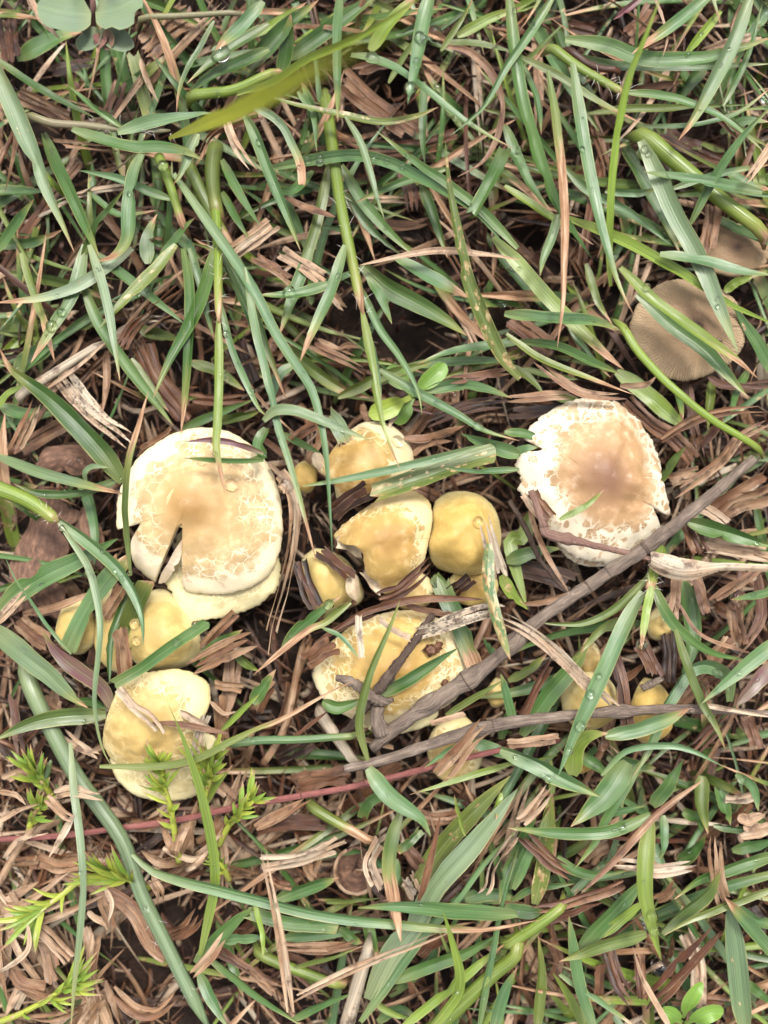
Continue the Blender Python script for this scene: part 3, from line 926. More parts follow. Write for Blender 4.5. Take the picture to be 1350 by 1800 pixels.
B3 o 60 3,5 - : 1050,660 1040,800 1030,920 :
B3 r 60 3,4 - : 920,640 960,900 1010,1100 :
B3 m 50 3,5 - : 1250,600 1180,720 1150,860 :
B3 m 50 3,5 - : 840,660 880,760 900,880 :
B3 q 72 5,7 - : 770,1200 840,1090 915,1005 :
B3 n 62 5,6 e : 1390,860 1200,960 1100,1080 810,1300 :
B3 n 170 3,4 s : 1050,1370 1200,1280 1400,1200 : broad frayed straw-gold husk right of the right-hand white cap
B3 y 44 9,9,9 - : 250,1390 330,1350 400,1310 488,1230 : small fresh leaf curving over the face of the right white cap
B3 n 62 7,8 s : 100,1230 150,1310 220,1390 :
B3 p 40 6,7 s : 60,1260 110,1340 170,1400 :
B3 d 44 4,5 - : 300,380 420,540 520,640 :
B3 o 40 3,4 - : 60,590 200,630 350,650 :
B3 y 58 5,6 - : 1120,190 1180,140 1270,110 :
B3 b 90 4,6 - : 1390,640 1300,480 1200,320 1160,260 :
B3 m 60 5,6 - : -40,930 80,940 180,990 :
B3 b 60 5,6 - : -30,1060 60,1020 160,1000 :
B3 n 60 3,4 s : 880,1120 960,1000 980,930 :
B3 r 50 4,5 - : 1000,1000 1080,900 1120,780 :
B3 o 58 4,5 - : 180,720 350,770 560,780 :
B3 k 70 3,4 - : -20,830 150,820 330,790 :
B3 n 90 3,4 s : 820,1190 900,1160 1000,1150 :

C1 m 140 5,6 - : 0,520 100,420 250,330 420,250 620,140 : wide fresh leaf with a pale midrib resting on the brown bark chip
C1 b 122 6,7 s : 360,720 430,560 530,400 660,240 :
C1 o 140 5,7 s,L.3 : 655,690 720,500 790,370 :
C1 n 92 7,8 s : 655,870 650,740 620,590 :
C1 d 50 5,7 - : 700,370 620,560 580,700 575,910 :
C1 m 76 8,9 s : 605,905 750,820 900,710 1100,580 : green strip of leaf laid slantwise over the yellow cap under the split cap
C1 G 130 7,8 L.3 : -50,600 100,730 250,850 350,950 460,1032 : wide glaucous leaf entering from the margin beside the purple leaf
C1 b 24 7,8 - : 375,750 250,600 150,450 80,350 10,205 :
C1 v 98 5,7 B.05 : 600,1050 540,930 420,840 300,740 215,615 : wine-purple leaf pointing up toward the margin, left of the lowest yellow cap
C1 q 108 5,7 - : 560,1070 330,1080 150,1120 -40,1210 : olive leaf shading to purple at the margin, below the glaucous leaf
C1 g 98 5,5,6 t,h5 : 70,700 180,970 280,1170 400,1390 520,1550 650,1740 740,2000 850,2230 960,2450 1100,2720 :
D1 b 86 6,7,8,8 h5 : 700,450 800,540 950,590 1150,640 1350,690 1650,765 2000,815 2500,850 2850,800 :
C1 p 58 6,7 - : -20,580 90,470 190,380 :
C1 n 50 5,6 - : 120,535 300,500 500,415 :
C1 p 58 9,9 s : 610,905 700,1020 790,1085 890,1215 : dry pinkish strip resting on the lowest yellow cap
C1 n 42 8,9 e : 770,1115 950,1120 1210,1170 :
C1 p 48 8,9 - : 950,1050 1100,1135 1160,1160 :
C1 w 54 7,9 s : 1015,1300 1060,1150 1095,1050 :
C1 n 112 5,6 e : 1000,830 1150,750 1370,650 :
C1 n 70 6,7 s : 545,560 600,470 660,370 :
C1 y 44 7,8 - : 1170,1150 1270,1050 1370,960 :
F  o 16 8,9,9,9 B.35 : 175,1347 280,1347 350,1332 400,1306 450,1283 500,1262 570,1222 628,1193 : thin olive and brown leaf bowed along the lower front of the lowest yellow cap
F  y 21 5,7,9,10 - : 352,1680 365,1620 378,1550 372,1480 355,1400 330,1320 310,1270 296,1238 : fresh curved leaf rising in front of the lowest yellow cap
C1 r 60 3,4 - : 60,960 90,1150 130,1350 :
C1 n 100 4,5 s : 100,570 180,650 260,700 :
C1 n 150 3,4 s : 250,950 260,1020 300,1080 :
C1 p 60 4,5 e : 330,1160 420,1230 560,1310 :
C1 n 60 4,5 s : 1120,900 1210,920 1300,930 :
C1 n 90 3,4 s : 1230,760 1210,950 1160,1100 :
C1 n 70 3,4 s : 1190,1280 1170,1150 1150,950 :
C1 p 30 5,6 - : 1110,1000 1180,1060 1260,1050 :
C1 o 60 4,5 - : 1240,740 1300,800 1370,840 :
C1 d 90 4,5 - : 1050,780 1150,700 1280,620 :
C1 n 60 4,5 s : 1060,720 1150,620 1260,520 :
C1 m 60 3,4 - : 400,1010 470,1000 570,1040 :
C1 r 50 3,4 s : 480,800 500,680 490,600 :

F  p 26 6,8,8,7 s,twist : 474,815 505,850 518,890 514,960 499,1035 480,1100 468,1162 : twisted pinkish-brown dead stalk hugging the right side of the split cap
C2 m 76 6,7 - : 140,730 220,620 330,530 450,440 :
C2 o 42 7,8 B.62 : 500,478 370,580 280,620 150,720 -10,855 :
C2 b 30 8,9 B.1 : 350,610 450,660 555,785 :
C2 k 92 5,6 s : 230,260 270,400 340,540 :
C2 r 92 7,8 - : 650,460 780,400 900,290 960,240 :
C2 r 48 7,8,8 e : 390,640 550,540 700,490 850,460 1000,455 1200,462 : rust-red dead leaf lying level between the torn cap and the twig-crossed cap
C2 n 40 7,7 - : 790,490 900,520 1080,545 :
C2 r 40 6,7 e : 300,700 450,610 640,540 :
C2 w 92 8,9,9 L1,e : 810,655 950,610 1100,560 1250,520 1370,545 : stiff silvery dead leaf covered in black specks, tip on the twig-crossed cap
F  p 27 8,9,9,8 L.7 : 1082,1248 1030,1200 980,1150 930,1110 880,1085 845,1078 : long buff leaf with black specks bending down to the small yellow caps
C2 w 92 8,9 - : 1290,350 1240,170 1195,-10 :
F  b 30 9,10,10 L1 : 860,955 858,1020 868,1070 880,1110 897,1160 : standing leaf eaten to a lace of white scars, right of the smooth yellow cap
F  y 27 8,9 L.9 : 880,1012 900,1045 928,1072 : vivid green scrap of leaf with pale scars
C2 d 84 8,9 - : 640,970 800,890 950,790 1070,715 : dark strap of leaf lying across the twig-crossed cap
C2 m 82 8,8 - : 350,1000 440,1030 570,985 :
C2 o 54 9,10,10 B.06,L.4 : 590,1310 545,1130 570,960 620,800 700,620 762,460 : mottled upright leaf in front of the twig-crossed cap
C2 d 122 5,6 s : 970,370 1080,620 1160,830 :
C2 w 40 8,9 s : 540,550 545,640 560,770 :
C2 p 40 9,9 s : 650,565 720,620 815,665 :
C2 r 112 7,8 s : 260,790 340,740 430,690 :
F  h 15 5,6 t : 455,1355 500,1280 520,1190 533,1125 :
F  h 14 4,5 t : 500,1270 522,1190 545,1130 :
F  b 17 7,8 t : 385,1312 450,1302 520,1300 580,1296 645,1292 :
C2 r 24 6,7 - : 160,1220 260,1140 400,1035 :
C2 w 72 4,6 t : 320,1040 420,1180 530,1340 :
C2 m 90 6,7 - : -20,1010 40,920 105,830 :
C2 n 110 7,9 crumple : 960,1390 1100,1240 1240,1090 : curled dry leaf scrap standing by the lower twig
C2 p 34 9,10 s : 920,1115 1010,1090 1100,1065 :
C2 b 40 7,8 - : 1060,1230 970,1290 885,1350 :
C2 b 78 5,6 - : 1140,1210 1250,1250 1360,1300 :
C2 o 44 6,7 - : 1000,1070 1150,980 1300,890 :
C2 b 62 6,7 - : 1360,1110 1330,1000 1290,850 :
C2 b 50 7,8 - : 1280,780 1240,730 1195,660 :
C2 n 70 3,4 s : 0,1050 50,960 110,890 :
C2 n 80 3,4 s : 130,1150 180,1000 200,880 :
C2 k 90 2,3 s : 100,1300 200,1250 330,1200 :
C2 k 70 5,7 s : 330,200 430,280 520,360 :
C2 k 80 5,6 s : 1030,430 1080,390 1150,340 :
C2 m 90 4,5 s : 940,340 1000,420 1040,500 :
C2 n 50 4,5 - : 1140,830 1210,770 1280,690 :
C2 p 40 4,5 s : 1220,790 1260,760 1300,740 :
C2 m 60 3,5 - : 1290,1200 1320,1100 1370,1000 :
C2 n 90 3,4 s : 320,540 430,470 540,440 :
C2 o 40 4,5 - : 360,560 440,510 500,470 :
C2 r 60 3,4 - : 200,330 140,300 60,330 :

C3 y 74 6,8 t,h6 : 790,180 750,310 725,420 :
C3 b 100 8,9,9 h6 : 690,420 600,580 500,800 420,980 340,1150 240,1400 :
C3 o 54 7,7 h6 : 720,340 560,500 400,580 270,592 110,578 :
C3 y 56 9,10 h6 : 735,390 700,570 683,718 :
C3 m 74 8,8,7 h6 : 750,390 830,560 950,680 1080,750 1250,782 :
C3 o 48 6,7 L.4 : 560,560 450,640 360,740 :
C3 b 54 8,9 - : 1400,415 1280,440 1150,462 : stub of bright leaf at the right margin tipped with a large drop
C3 b 98 9,9 - : 1420,660 1200,840 1000,1010 : straight bright leaf slanting in from the right margin
C3 q 58 8,9 - : 860,620 920,800 1000,1000 1070,1120 1125,1253 :
C3 b 92 6,7,7 - : 1145,1000 1140,880 1050,815 950,830 870,930 800,1050 720,1250 640,1390 : leaf arched over like a hoop above the small yellow caps
C3 y 128 7,9 - : 320,1390 330,1250 400,1180 505,1165 : curled bright leaf with a drop in its crook, below the small yellow caps
C3 b 98 8,9 - : 490,1180 650,1150 800,1100 940,1035 :
C3 b 48 8,9 - : 470,1390 600,1260 800,1230 950,1260 1110,1340 :
C3 m 112 3,4 - : 880,340 940,500 950,700 890,890 :
C3 m 112 5,6 - : 930,50 1100,100 1400,190 :
C3 m 112 5,6 L.5 : 50,1180 200,960 320,820 410,670 :
C3 o 58 4,5 - : -20,890 90,830 190,740 :
C3 r 58 6,7 s : 40,1100 130,920 225,760 :
C3 r 68 6,7 s : 530,740 580,900 600,1050 620,1210 :
C3 r 90 5,6 s : 670,680 730,790 770,890 :
C3 k 82 4,5 s : 820,620 830,760 820,920 :
C3 r 24 6,7 - : 880,480 1000,650 1290,755 :
C3 n 70 5,6 s : 870,330 860,450 840,580 :
C3 r 110 4,5 s : 920,40 960,140 1010,250 :
C3 n 60 4,5 s : 970,340 1000,450 1030,570 :
C3 n 58 6,7 - : 1050,475 1200,370 1390,240 :
C3 r 58 5,6 - : 1290,330 1315,530 1270,640 1200,740 :
C3 n 90 3,4 s : 1160,490 1180,600 1200,720 :
C3 r 90 4,5 e : 940,1270 1100,1110 1210,1010 :
C3 r 70 4,5 s : 1240,1080 1270,1170 1300,1260 :
C3 n 50 4,5 - : 580,890 640,850 710,790 :
C3 p 100 4,5 s : 1000,165 1200,200 1390,235 :
C3 p 70 4,5 s : 990,-30 1080,20 1150,80 :
C3 k 110 3,4 s : -20,290 200,330 350,390 :
C3 n 40 6,7 - : 90,-10 170,200 310,440 :
C3 n 36 5,6 - : 60,485 200,470 390,395 :
C3 v 92 5,6 - : 1390,800 1290,900 1180,1020 :
C3 p 34 8,9 - : 980,1010 1200,1050 1390,1085 :
C3 h 58 7,8 s : -20,1225 150,1205 270,1190 :
C3 d 92 4,5 - : -30,260 90,220 260,190 :
C3 n 60 3,4 s : 1220,260 1190,400 1170,540 :
C3 n 80 3,4 s : 1040,820 1100,720 1170,650 :
C3 n 100 3,4 s : 860,1000 960,920 1060,860 :
C3 r 80 3,4 s : 980,960 1040,880 1130,830 :
C3 p 60 3,4 - : 440,780 540,680 620,590 :
C3 y 40 5,6 - : -30,1330 100,1310 250,1280 :
C3 b 70 6,7 - : -20,1270 100,1330 180,1400 :
C3 m 80 5,6 - : 360,1280 450,1340 520,1400 :
C3 d 80 3,4 - : 500,1290 620,1330 760,1350 :
C3 y 100 3,4 - : 100,0 60,130 -10,170 80,510 :

D1 G 54 7,9,9 - : 370,-130 390,120 420,330 437,550 430,800 400,1080 370,1390 : narrow rolled grey-green leaf running up the left from the bottom edge
D1 m 90 5,6 - : 1030,1030 1150,900 1250,800 1350,730 :
D1 m 70 6,7 - : 1090,990 1230,1100 1380,1220 1600,1360 :
D1 b 80 5,6 - : 1050,1080 1120,1230 1210,1380 :
D1 b 70 5,6 - : 1160,905 1400,895 :
D1 h 60 7,8 e : 990,1110 1100,1000 1205,855 :
D1 p 90 4,5 s : 20,640 150,800 260,900 400,1030 : broad buff dead sheath fanning out in the bottom left corner
D1 n 90 3,5 s : 190,780 250,960 300,1150 :
D1 n 92 3,4 s : 310,530 500,620 700,750 830,960 1010,1050 : long tan dead sheath along the rim of the dark hole
D1 h 68 5,6 - : 590,1170 700,1270 830,1290 960,1170 : orange-brown dry leaf bowed across the foot of the dark hole
D1 p 58 7,8 - : 290,140 360,120 440,130 565,163 :
D1 p 58 8,9 - : 230,145 330,230 418,298 :
D1 p 44 7,8 - : 385,250 320,370 255,475 :
D1 p 36 6,7 - : -20,290 100,220 210,190 :
D1 p 34 6,7 - : 20,475 100,380 250,345 :
D1 p 34 6,7 - : -20,125 80,140 140,200 :
D1 h 44 4,5 t : -20,640 80,450 160,330 :
D1 w 34 7,8,7 - : 145,830 152,940 100,1010 -20,1085 :
D1 n 70 4,5 s : 50,1040 130,1130 280,1165 :
D1 p 50 4,5 - : 45,790 42,1000 15,1170 :
D1 h 60 4,5 - : 505,880 480,1080 530,1270 :
D1 p 32 5,6 - : 550,630 590,720 568,820 :
D1 p 60 5,6 twist : 790,570 840,660 855,750 :
D1 n 90 4,5 crumple : 870,890 980,850 1070,740 :
D1 n 70 3,4 s : 700,300 780,300 860,270 :
D1 n 60 3,4 s : 1050,400 1130,330 1180,250 :
D1 p 40 4,5 - : 860,420 1000,480 1100,450 :
D1 p 60 3,4 s : 20,60 120,20 220,40 :
D1 n 70 3,4 s : 200,480 300,520 430,500 :
D1 p 60 3,4 s : 440,820 480,950 490,1060 :
D1 h 60 3,4 - : 480,1120 460,1250 430,1370 :
D1 h 50 3,4 - : 560,1120 600,1250 640,1370 :
D1 h 50 3,4 - : 120,1120 60,1240 20,1330 :
D1 p 60 3,4 s : 60,1290 130,1180 240,1240 :
D1 n 60 3,4 s : 500,620 560,760 600,870 :
D1 p 40 5,6 - : 460,760 520,800 570,850 :
D1 r 60 4,5 - : 1130,940 1250,1020 1380,1110 :
D1 n 60 3,4 - : 840,780 900,850 950,920 :
D1 n 60 3,4 s : 1020,20 1130,70 1250,180 :
D1 h 50 4,5 - : 930,480 1000,330 1040,170 :
D1 y 50 4,5 - : 1080,200 1130,100 1230,-20 :
D1 h 60 3,5 - : 1180,240 1260,80 1300,-30 :
D1 m 40 4,5 - : 270,-40 240,60 180,180 :

D2 b 92 8,9,9 - : 1380,770 1100,760 850,735 700,725 537,738 : long level leaf with a blunt left tip, upper one of the pair along the bottom
D2 p 58 9,10,10 L.3 : 185,1290 150,1050 110,800 50,500 14,185 : dry pinkish leaf standing as the upright arm of the straw V
D2 p 58 9,10,10 L.3 : 130,1262 400,1110 700,980 1000,860 1090,800 : dry pinkish leaf forming the long lying arm of the straw V
D2 g 140 5,7 L.3 : 590,1220 700,1000 850,800 950,620 1150,400 1380,110 : very broad pale olive leaf slanting up behind the level pair
D2 o 128 4,6 L.6 : 840,620 980,420 1150,230 1340,40 : olive leaf with yellow mottling next to the very broad pale one
D2 b 70 5,6 - : 550,1340 750,1060 880,880 1050,700 1200,510 1400,300 :
D2 w 88 5,7 t : 470,1390 540,1130 600,940 :
D2 m 80 5,6 s : 590,840 620,1010 :
F  b 38 9,10,10 - : 647,1350 680,1395 712,1420 740,1440 757,1470 : leaf bent double at a sharp fold under the lower twig, outer half
D2 q 90 8,9 B.5 : 760,240 720,360 700,520 725,680 765,920 : half withered limb of the bent-double leaf, brown at its tip
D2 d 60 6,7 s : 870,330 800,400 745,435 :
D2 y 68 7,9,10 - : 900,1400 1050,1210 1075,1090 1030,900 985,748 : fresh upright leaf bending near the bottom edge below the level pair
D2 m 82 5,6 - : 720,1130 900,1050 1100,980 1270,880 :
D2 y 96 6,8 t : 860,1450 1200,1130 1360,1000 1395,900 :
D3 y 72 7,8 t : -50,960 60,880 160,810 300,710 :
D2 y 66 6,7 - : 760,1380 1000,1180 1320,920 :
D2 b 84 5,6 - : 1250,1400 1300,1200 1380,1050 :
D2 b 48 7,8 - : 1170,1390 1240,1000 1300,700 1380,430 :
D2 m 86 3,4 - : 110,690 280,630 440,575 :
D2 o 40 3,4 - : 370,710 500,700 660,685 :
D2 m 88 6,7 s : -40,760 180,820 440,835 :
D2 y 34 7,8 - : -10,700 10,780 35,880 38,1000 :
D2 d 70 4,5 - : 440,840 500,890 560,925 :
D2 y 66 4,5 t : -30,960 200,1060 500,1165 :
D2 y 60 4,5 - : 620,1230 720,1290 850,1330 :
D2 m 58 5,6 - : 190,1330 350,1250 520,1185 :
D2 w 90 4,5 s : 30,500 250,470 500,360 :
D2 o 66 4,5 t,B.4 : 260,190 450,300 640,410 :
D2 p 78 5,7 s : 660,380 600,510 670,670 :
D2 w 90 4,5 s : 790,580 850,680 :
D2 r 44 7,8 - : 855,700 890,600 940,400 975,230 :
D2 w 66 6,7,7 e,twist : 1370,350 1250,520 1220,640 1130,715 :
D2 n 58 5,6 - : -30,330 150,240 310,140 :
D2 n 78 4,5 s : 770,400 880,530 :
D2 n 58 4,5 - : 150,930 350,960 570,910 :
D2 o 30 5,6 - : 200,1050 400,1000 580,930 :
D2 y 28 8,9 - : 1105,360 1070,250 1045,140 :
D2 n 88 4,5 s : -30,1060 130,1190 :
D2 r 24 4,5 - : 150,1040 300,1180 350,1350 :
D2 y 48 6,7 - : 1290,130 1275,200 1265,275 :
D2 r 90 3,4 s : 850,980 950,900 1020,850 :
D2 n 110 2,3 s : 200,90 350,50 520,30 :
D2 n 60 3,4 s : 60,560 110,600 200,620 :
D2 n 60 3,4 s : 260,470 280,550 330,600 :
D2 k 80 2,3 s : 0,310 150,290 400,280 :
D2 n 80 3,4 s : 860,250 1000,270 1100,230 :
D2 m 70 4,5 s : 560,260 590,190 650,150 :
D2 m 50 3,4 - : 740,480 740,560 690,700 :
D2 b 90 3,4 - : 1100,690 1250,660 1380,700 :
D2 b 60 3,4 - : 100,910 250,890 560,860 :
D2 d 60 3,4 - : 640,1340 760,1270 880,1360 :
D2 m 70 4,5 - : 1370,450 1310,600 1290,760 :
D2 y 44 5,6 - : 1360,-30 1200,20 1010,80 810,140 :

D3 m 80 8,9 - : 730,245 600,310 450,345 200,340 -20,315 : level deep green leaf with a blunt left tip and one drop, lower right
D3 y 104 8,9,9 - : 735,280 705,450 700,650 740,850 788,1015 : leaf pointing straight down with four drops and one big drop at its tip
D3 m 158 6,7 - : 610,-30 500,130 400,230 310,310 : very wide ribbed green leaf under the hoop-shaped leaf
D3 m 60 6,6 - : 680,-30 570,150 490,280 440,390 330,530 :
D3 b 118 8,9 B.05 : -60,-100 130,-20 250,50 380,110 475,155 :
D3 n 44 8,9 e : 1010,60 750,260 550,480 360,665 : dry speckled stalk lying slantwise, lower right
D3 p 88 8,9 e : 525,508 650,515 770,540 900,520 1025,495 : pale spindle-shaped dead leaf lying across the leaf with five drops
D3 r 66 7,8 - : 630,595 450,660 250,720 50,762 :
D3 k 50 6,7 - : 180,815 330,760 480,705 :
D3 r 92 6,7 - : 50,350 150,440 230,510 350,580 : brown dead leaf with a pale end below the level deep green leaf
D3 m 128 5,6 - : 350,950 500,800 650,640 730,550 :
D3 y 60 5,6 L.4 : 470,890 600,780 710,695 :
D3 p 88 7,8 - : 30,300 120,210 220,85 :
D3 o 100 5,6 L.9 : 120,720 160,550 190,300 215,130 :
D3 b 80 6,7 - : 440,1400 370,1200 330,1000 300,780 :
D3 o 70 4,5 L.5 : 130,1380 155,1100 140,880 :
D3 y 58 4,6 - : 390,1390 300,1200 215,1080 :
D3 b 40 6,7 - : 250,1090 450,1220 660,1370 :
D3 o 58 7,8 - : 1400,630 1100,740 950,800 800,885 :
D3 q 88 6,8 B.1 : 790,870 900,770 1030,660 1105,530 :
D3 q 90 5,7 L.3 : 710,875 500,930 250,1020 :
D3 m 90 6,7 - : 1390,455 1100,550 960,610 855,695 :
D3 o 98 3,5 L.4 : 1000,40 1000,200 1035,350 :
D3 m 80 3,5 - : 1090,70 1120,200 1150,300 :
D3 p 88 6,8 L.5 : 1130,740 1090,600 1070,450 1075,330 : folded pinkish-tan dead leaf standing near the right margin
D3 p 150 5,6 L.4,crumple : 1200,310 1290,310 1390,280 :
D3 r 108 5,7 - : 710,1270 880,1080 1010,950 1125,820 : long red-brown dead leaf, lower right
D3 g 128 5,7 L.5 : 1225,1390 1180,950 1135,720 :
D3 b 88 6,8 - : 1390,1000 1250,830 1120,680 :
D3 p 38 7,8 - : 840,1380 700,1130 635,940 :
D3 r 60 3,5 s : 450,1250 465,1000 :
D3 r 90 4,6 - : 510,950 560,1130 660,1250 :
D3 r 60 4,5 s : 670,980 690,1240 :
D3 p 90 3,5 s : 910,840 980,1050 970,1300 :
D3 n 80 3,4 s : 840,1200 1160,1240 :
D3 b 62 5,7 - : 1180,30 1270,100 1300,230 :
D3 b 50 5,6 - : 450,240 570,230 710,200 :
D3 m 100 4,6 - : 740,200 830,80 900,-40 :
D3 m 80 4,5 - : 1160,435 1390,380 :
D3 m 60 5,7 - : 240,470 330,540 450,565 620,540 :
D3 n 110 2,3 s : 380,500 450,430 600,380 :
D3 n 60 4,5 - : 760,700 820,660 870,590 :
D3 r 70 2,4 - : 800,1020 840,880 :
D3 b 70 4,5 - : 1370,830 1250,780 1180,700 :
D3 r 60 3,4 s : 1130,310 1200,250 1260,160 :
D3 p 60 4,5 s : 1110,160 1200,160 1290,140 :
D3 d 50 4,5 - : 1060,300 1160,320 1310,330 :
D3 m 70 3,5 - : 900,230 980,270 1000,340 :
D3 m 90 3,5 - : 880,500 960,430 1020,350 :
D3 b 60 4,6 - : 800,250 800,400 780,480 :
D3 n 60 2,4 s : 200,900 240,1000 220,1130 :
D3 k 90 2,3 s : 1240,740 1300,800 1380,850 :
D3 m 70 4,6 - : 0,480 60,370 130,250 :
D3 b 90 5,6 - : 0,640 60,480 140,330 200,200 :
D3 m 50 4,5 - : 0,700 100,640 330,610 :
D3 b 90 4,5 - : -40,740 100,760 170,750 :
D3 m 60 3,5 - : 1240,1130 1320,1200 1400,1260 :
'''

SQUARES = {'A1': (0, 0), 'A2': (450, 0), 'A3': (900, 0), 'B1': (0, 450), 'B2': (450, 450), 'B3': (900, 450),
           'C1': (0, 900), 'C2': (450, 900), 'C3': (900, 900), 'D1': (0, 1350), 'D2': (450, 1350), 'D3': (900, 1350)}
# colour code -> (material, hue, word)
COLOURS = {'G': ('g', 0.03, 'grey-green'), 'g': ('g', 0.05, 'pale olive'), 'b': ('g', 0.22, 'blue-green'), 'm': ('g', 0.43, 'mid-green'),
           'd': ('g', 0.58, 'dark green'), 'o': ('g', 0.76, 'olive'), 'y': ('g', 0.90, 'yellow-green'), 'Y': ('g', 0.97, 'lime green'), 'Z': ('z', 1.0, 'lime yellow'),
           'c': ('v', 0.95, 'pinkish-green'), 'q': ('g', 0.68, 'dull olive'),
           'k': ('d', 0.10, 'dark brown'), 'r': ('d', 0.31, 'rust-brown'), 'n': ('d', 0.49, 'tan-brown'), 'h': ('d', 0.66, 'straw-gold'),
           'p': ('d', 0.79, 'buff'), 'w': ('d', 0.97, 'weathered grey'), 'v': ('v', 0.25, 'purple')}
MATS = {'g': M_GREEN, 'd': M_DEAD, 'v': M_PURPLE, 'z': M_BLUR}


def parse_trace():
    out = []
    for ln in TRACE.strip().splitlines():
        if not ln.strip():
            continue
        head, pts, label = [x.strip() for x in ln.split(':')]
        sq, colour, w, lev, opt = head.split()
        P = np.array([[float(q) for q in p.split(',')] for p in pts.split()])
        w = float(w)
        if sq != 'F':
            ox, oy = SQUARES[sq]
            P = P / 3 + np.array([ox, oy])
            w /= 3
        lev = [float(x) for x in lev.split(',')]
        o = dict(sq=sq, colour=colour, w=w, lev=lev, pts=P, label=label, shape='p', tube=False, tip=0.0, les=0.12, shoot=None, twist=0.0, crumple=0.0, roll=None)
        for f in opt.split(','):
            if f == 't': o['tube'] = True
            elif f in ('s', 'e'): o['shape'] = f
            elif f[0] == 'B': o['tip'] = float(f[1:])
            elif f[0] == 'L': o['les'] = float(f[1:])
            elif f[0] == 'h': o['shoot'] = f
            elif f == 'R': o['roll'] = 0.55
            elif f == 'twist': o['twist'] = 2.2
            elif f == 'crumple': o['crumple'] = 0.35
        out.append(o)
    return out


# ------------------------------------------------------------------ soil
HOLES = [(740, 585, 75, 80), (285, 1650, 62, 120), (305, 640, 70, 60), (690, 140, 45, 40), (920, 420, 50, 45), (620, 560, 60, 50), (345, 1468, 40, 26),
         (1140, 1175, 55, 40), (500, 1090, 30, 45), (560, 1440, 40, 30), (300, 250, 30, 30), (1090, 150, 30, 30), (180, 700, 50, 40), (385, 1215, 30, 30),
         (340, 1790, 60, 30), (1180, 1700, 30, 30), (60, 1230, 30, 30)]


def soil_height(u, v):
    z = -58 + 9 * mnoise.noise((u / 70.0, v / 70.0, 0.0)) + 7 * mnoise.noise((u / 24.0, v / 24.0, 4.0)) + 3 * mnoise.noise((u / 8.0, v / 8.0, 8.0))
    for (a, b, rx, ry) in HOLES:
        d = ((u - a) / rx) ** 2 + ((v - b) / ry) ** 2
        if d < 6:
            z -= 60 * math.exp(-d * 1.2)
    return z


def build_soil():
    us = np.r_[-30000, -9000, -3000, -900, np.arange(-300, 1651, 11), 2200, 4200, 10000, 31000]
    vs = np.r_[-30000, -9000, -3000, -900, np.arange(-300, 2101, 11), 2700, 4800, 10500, 32000]
    V = [((u - 675), (900 - v), soil_height(u, v)) for v in vs for u in us]
    n = len(us)
    F = [(j * n + i, (j + 1) * n + i, (j + 1) * n + i + 1, j * n + i + 1) for j in range(len(vs) - 1) for i in range(n - 1)]
    me = bpy.data.meshes.new('soil')
    me.from_pydata((np.array(V) * S).tolist(), [], F)
    me.polygons.foreach_set('use_smooth', [True] * len(me.polygons))
    me.materials.append(M_SOIL)
    o = bpy.data.objects.new('soil', me)
    COL.objects.link(o)
    tag(o, kind='structure')


build_soil()


# ------------------------------------------------------------------ mushrooms
CAPS = []


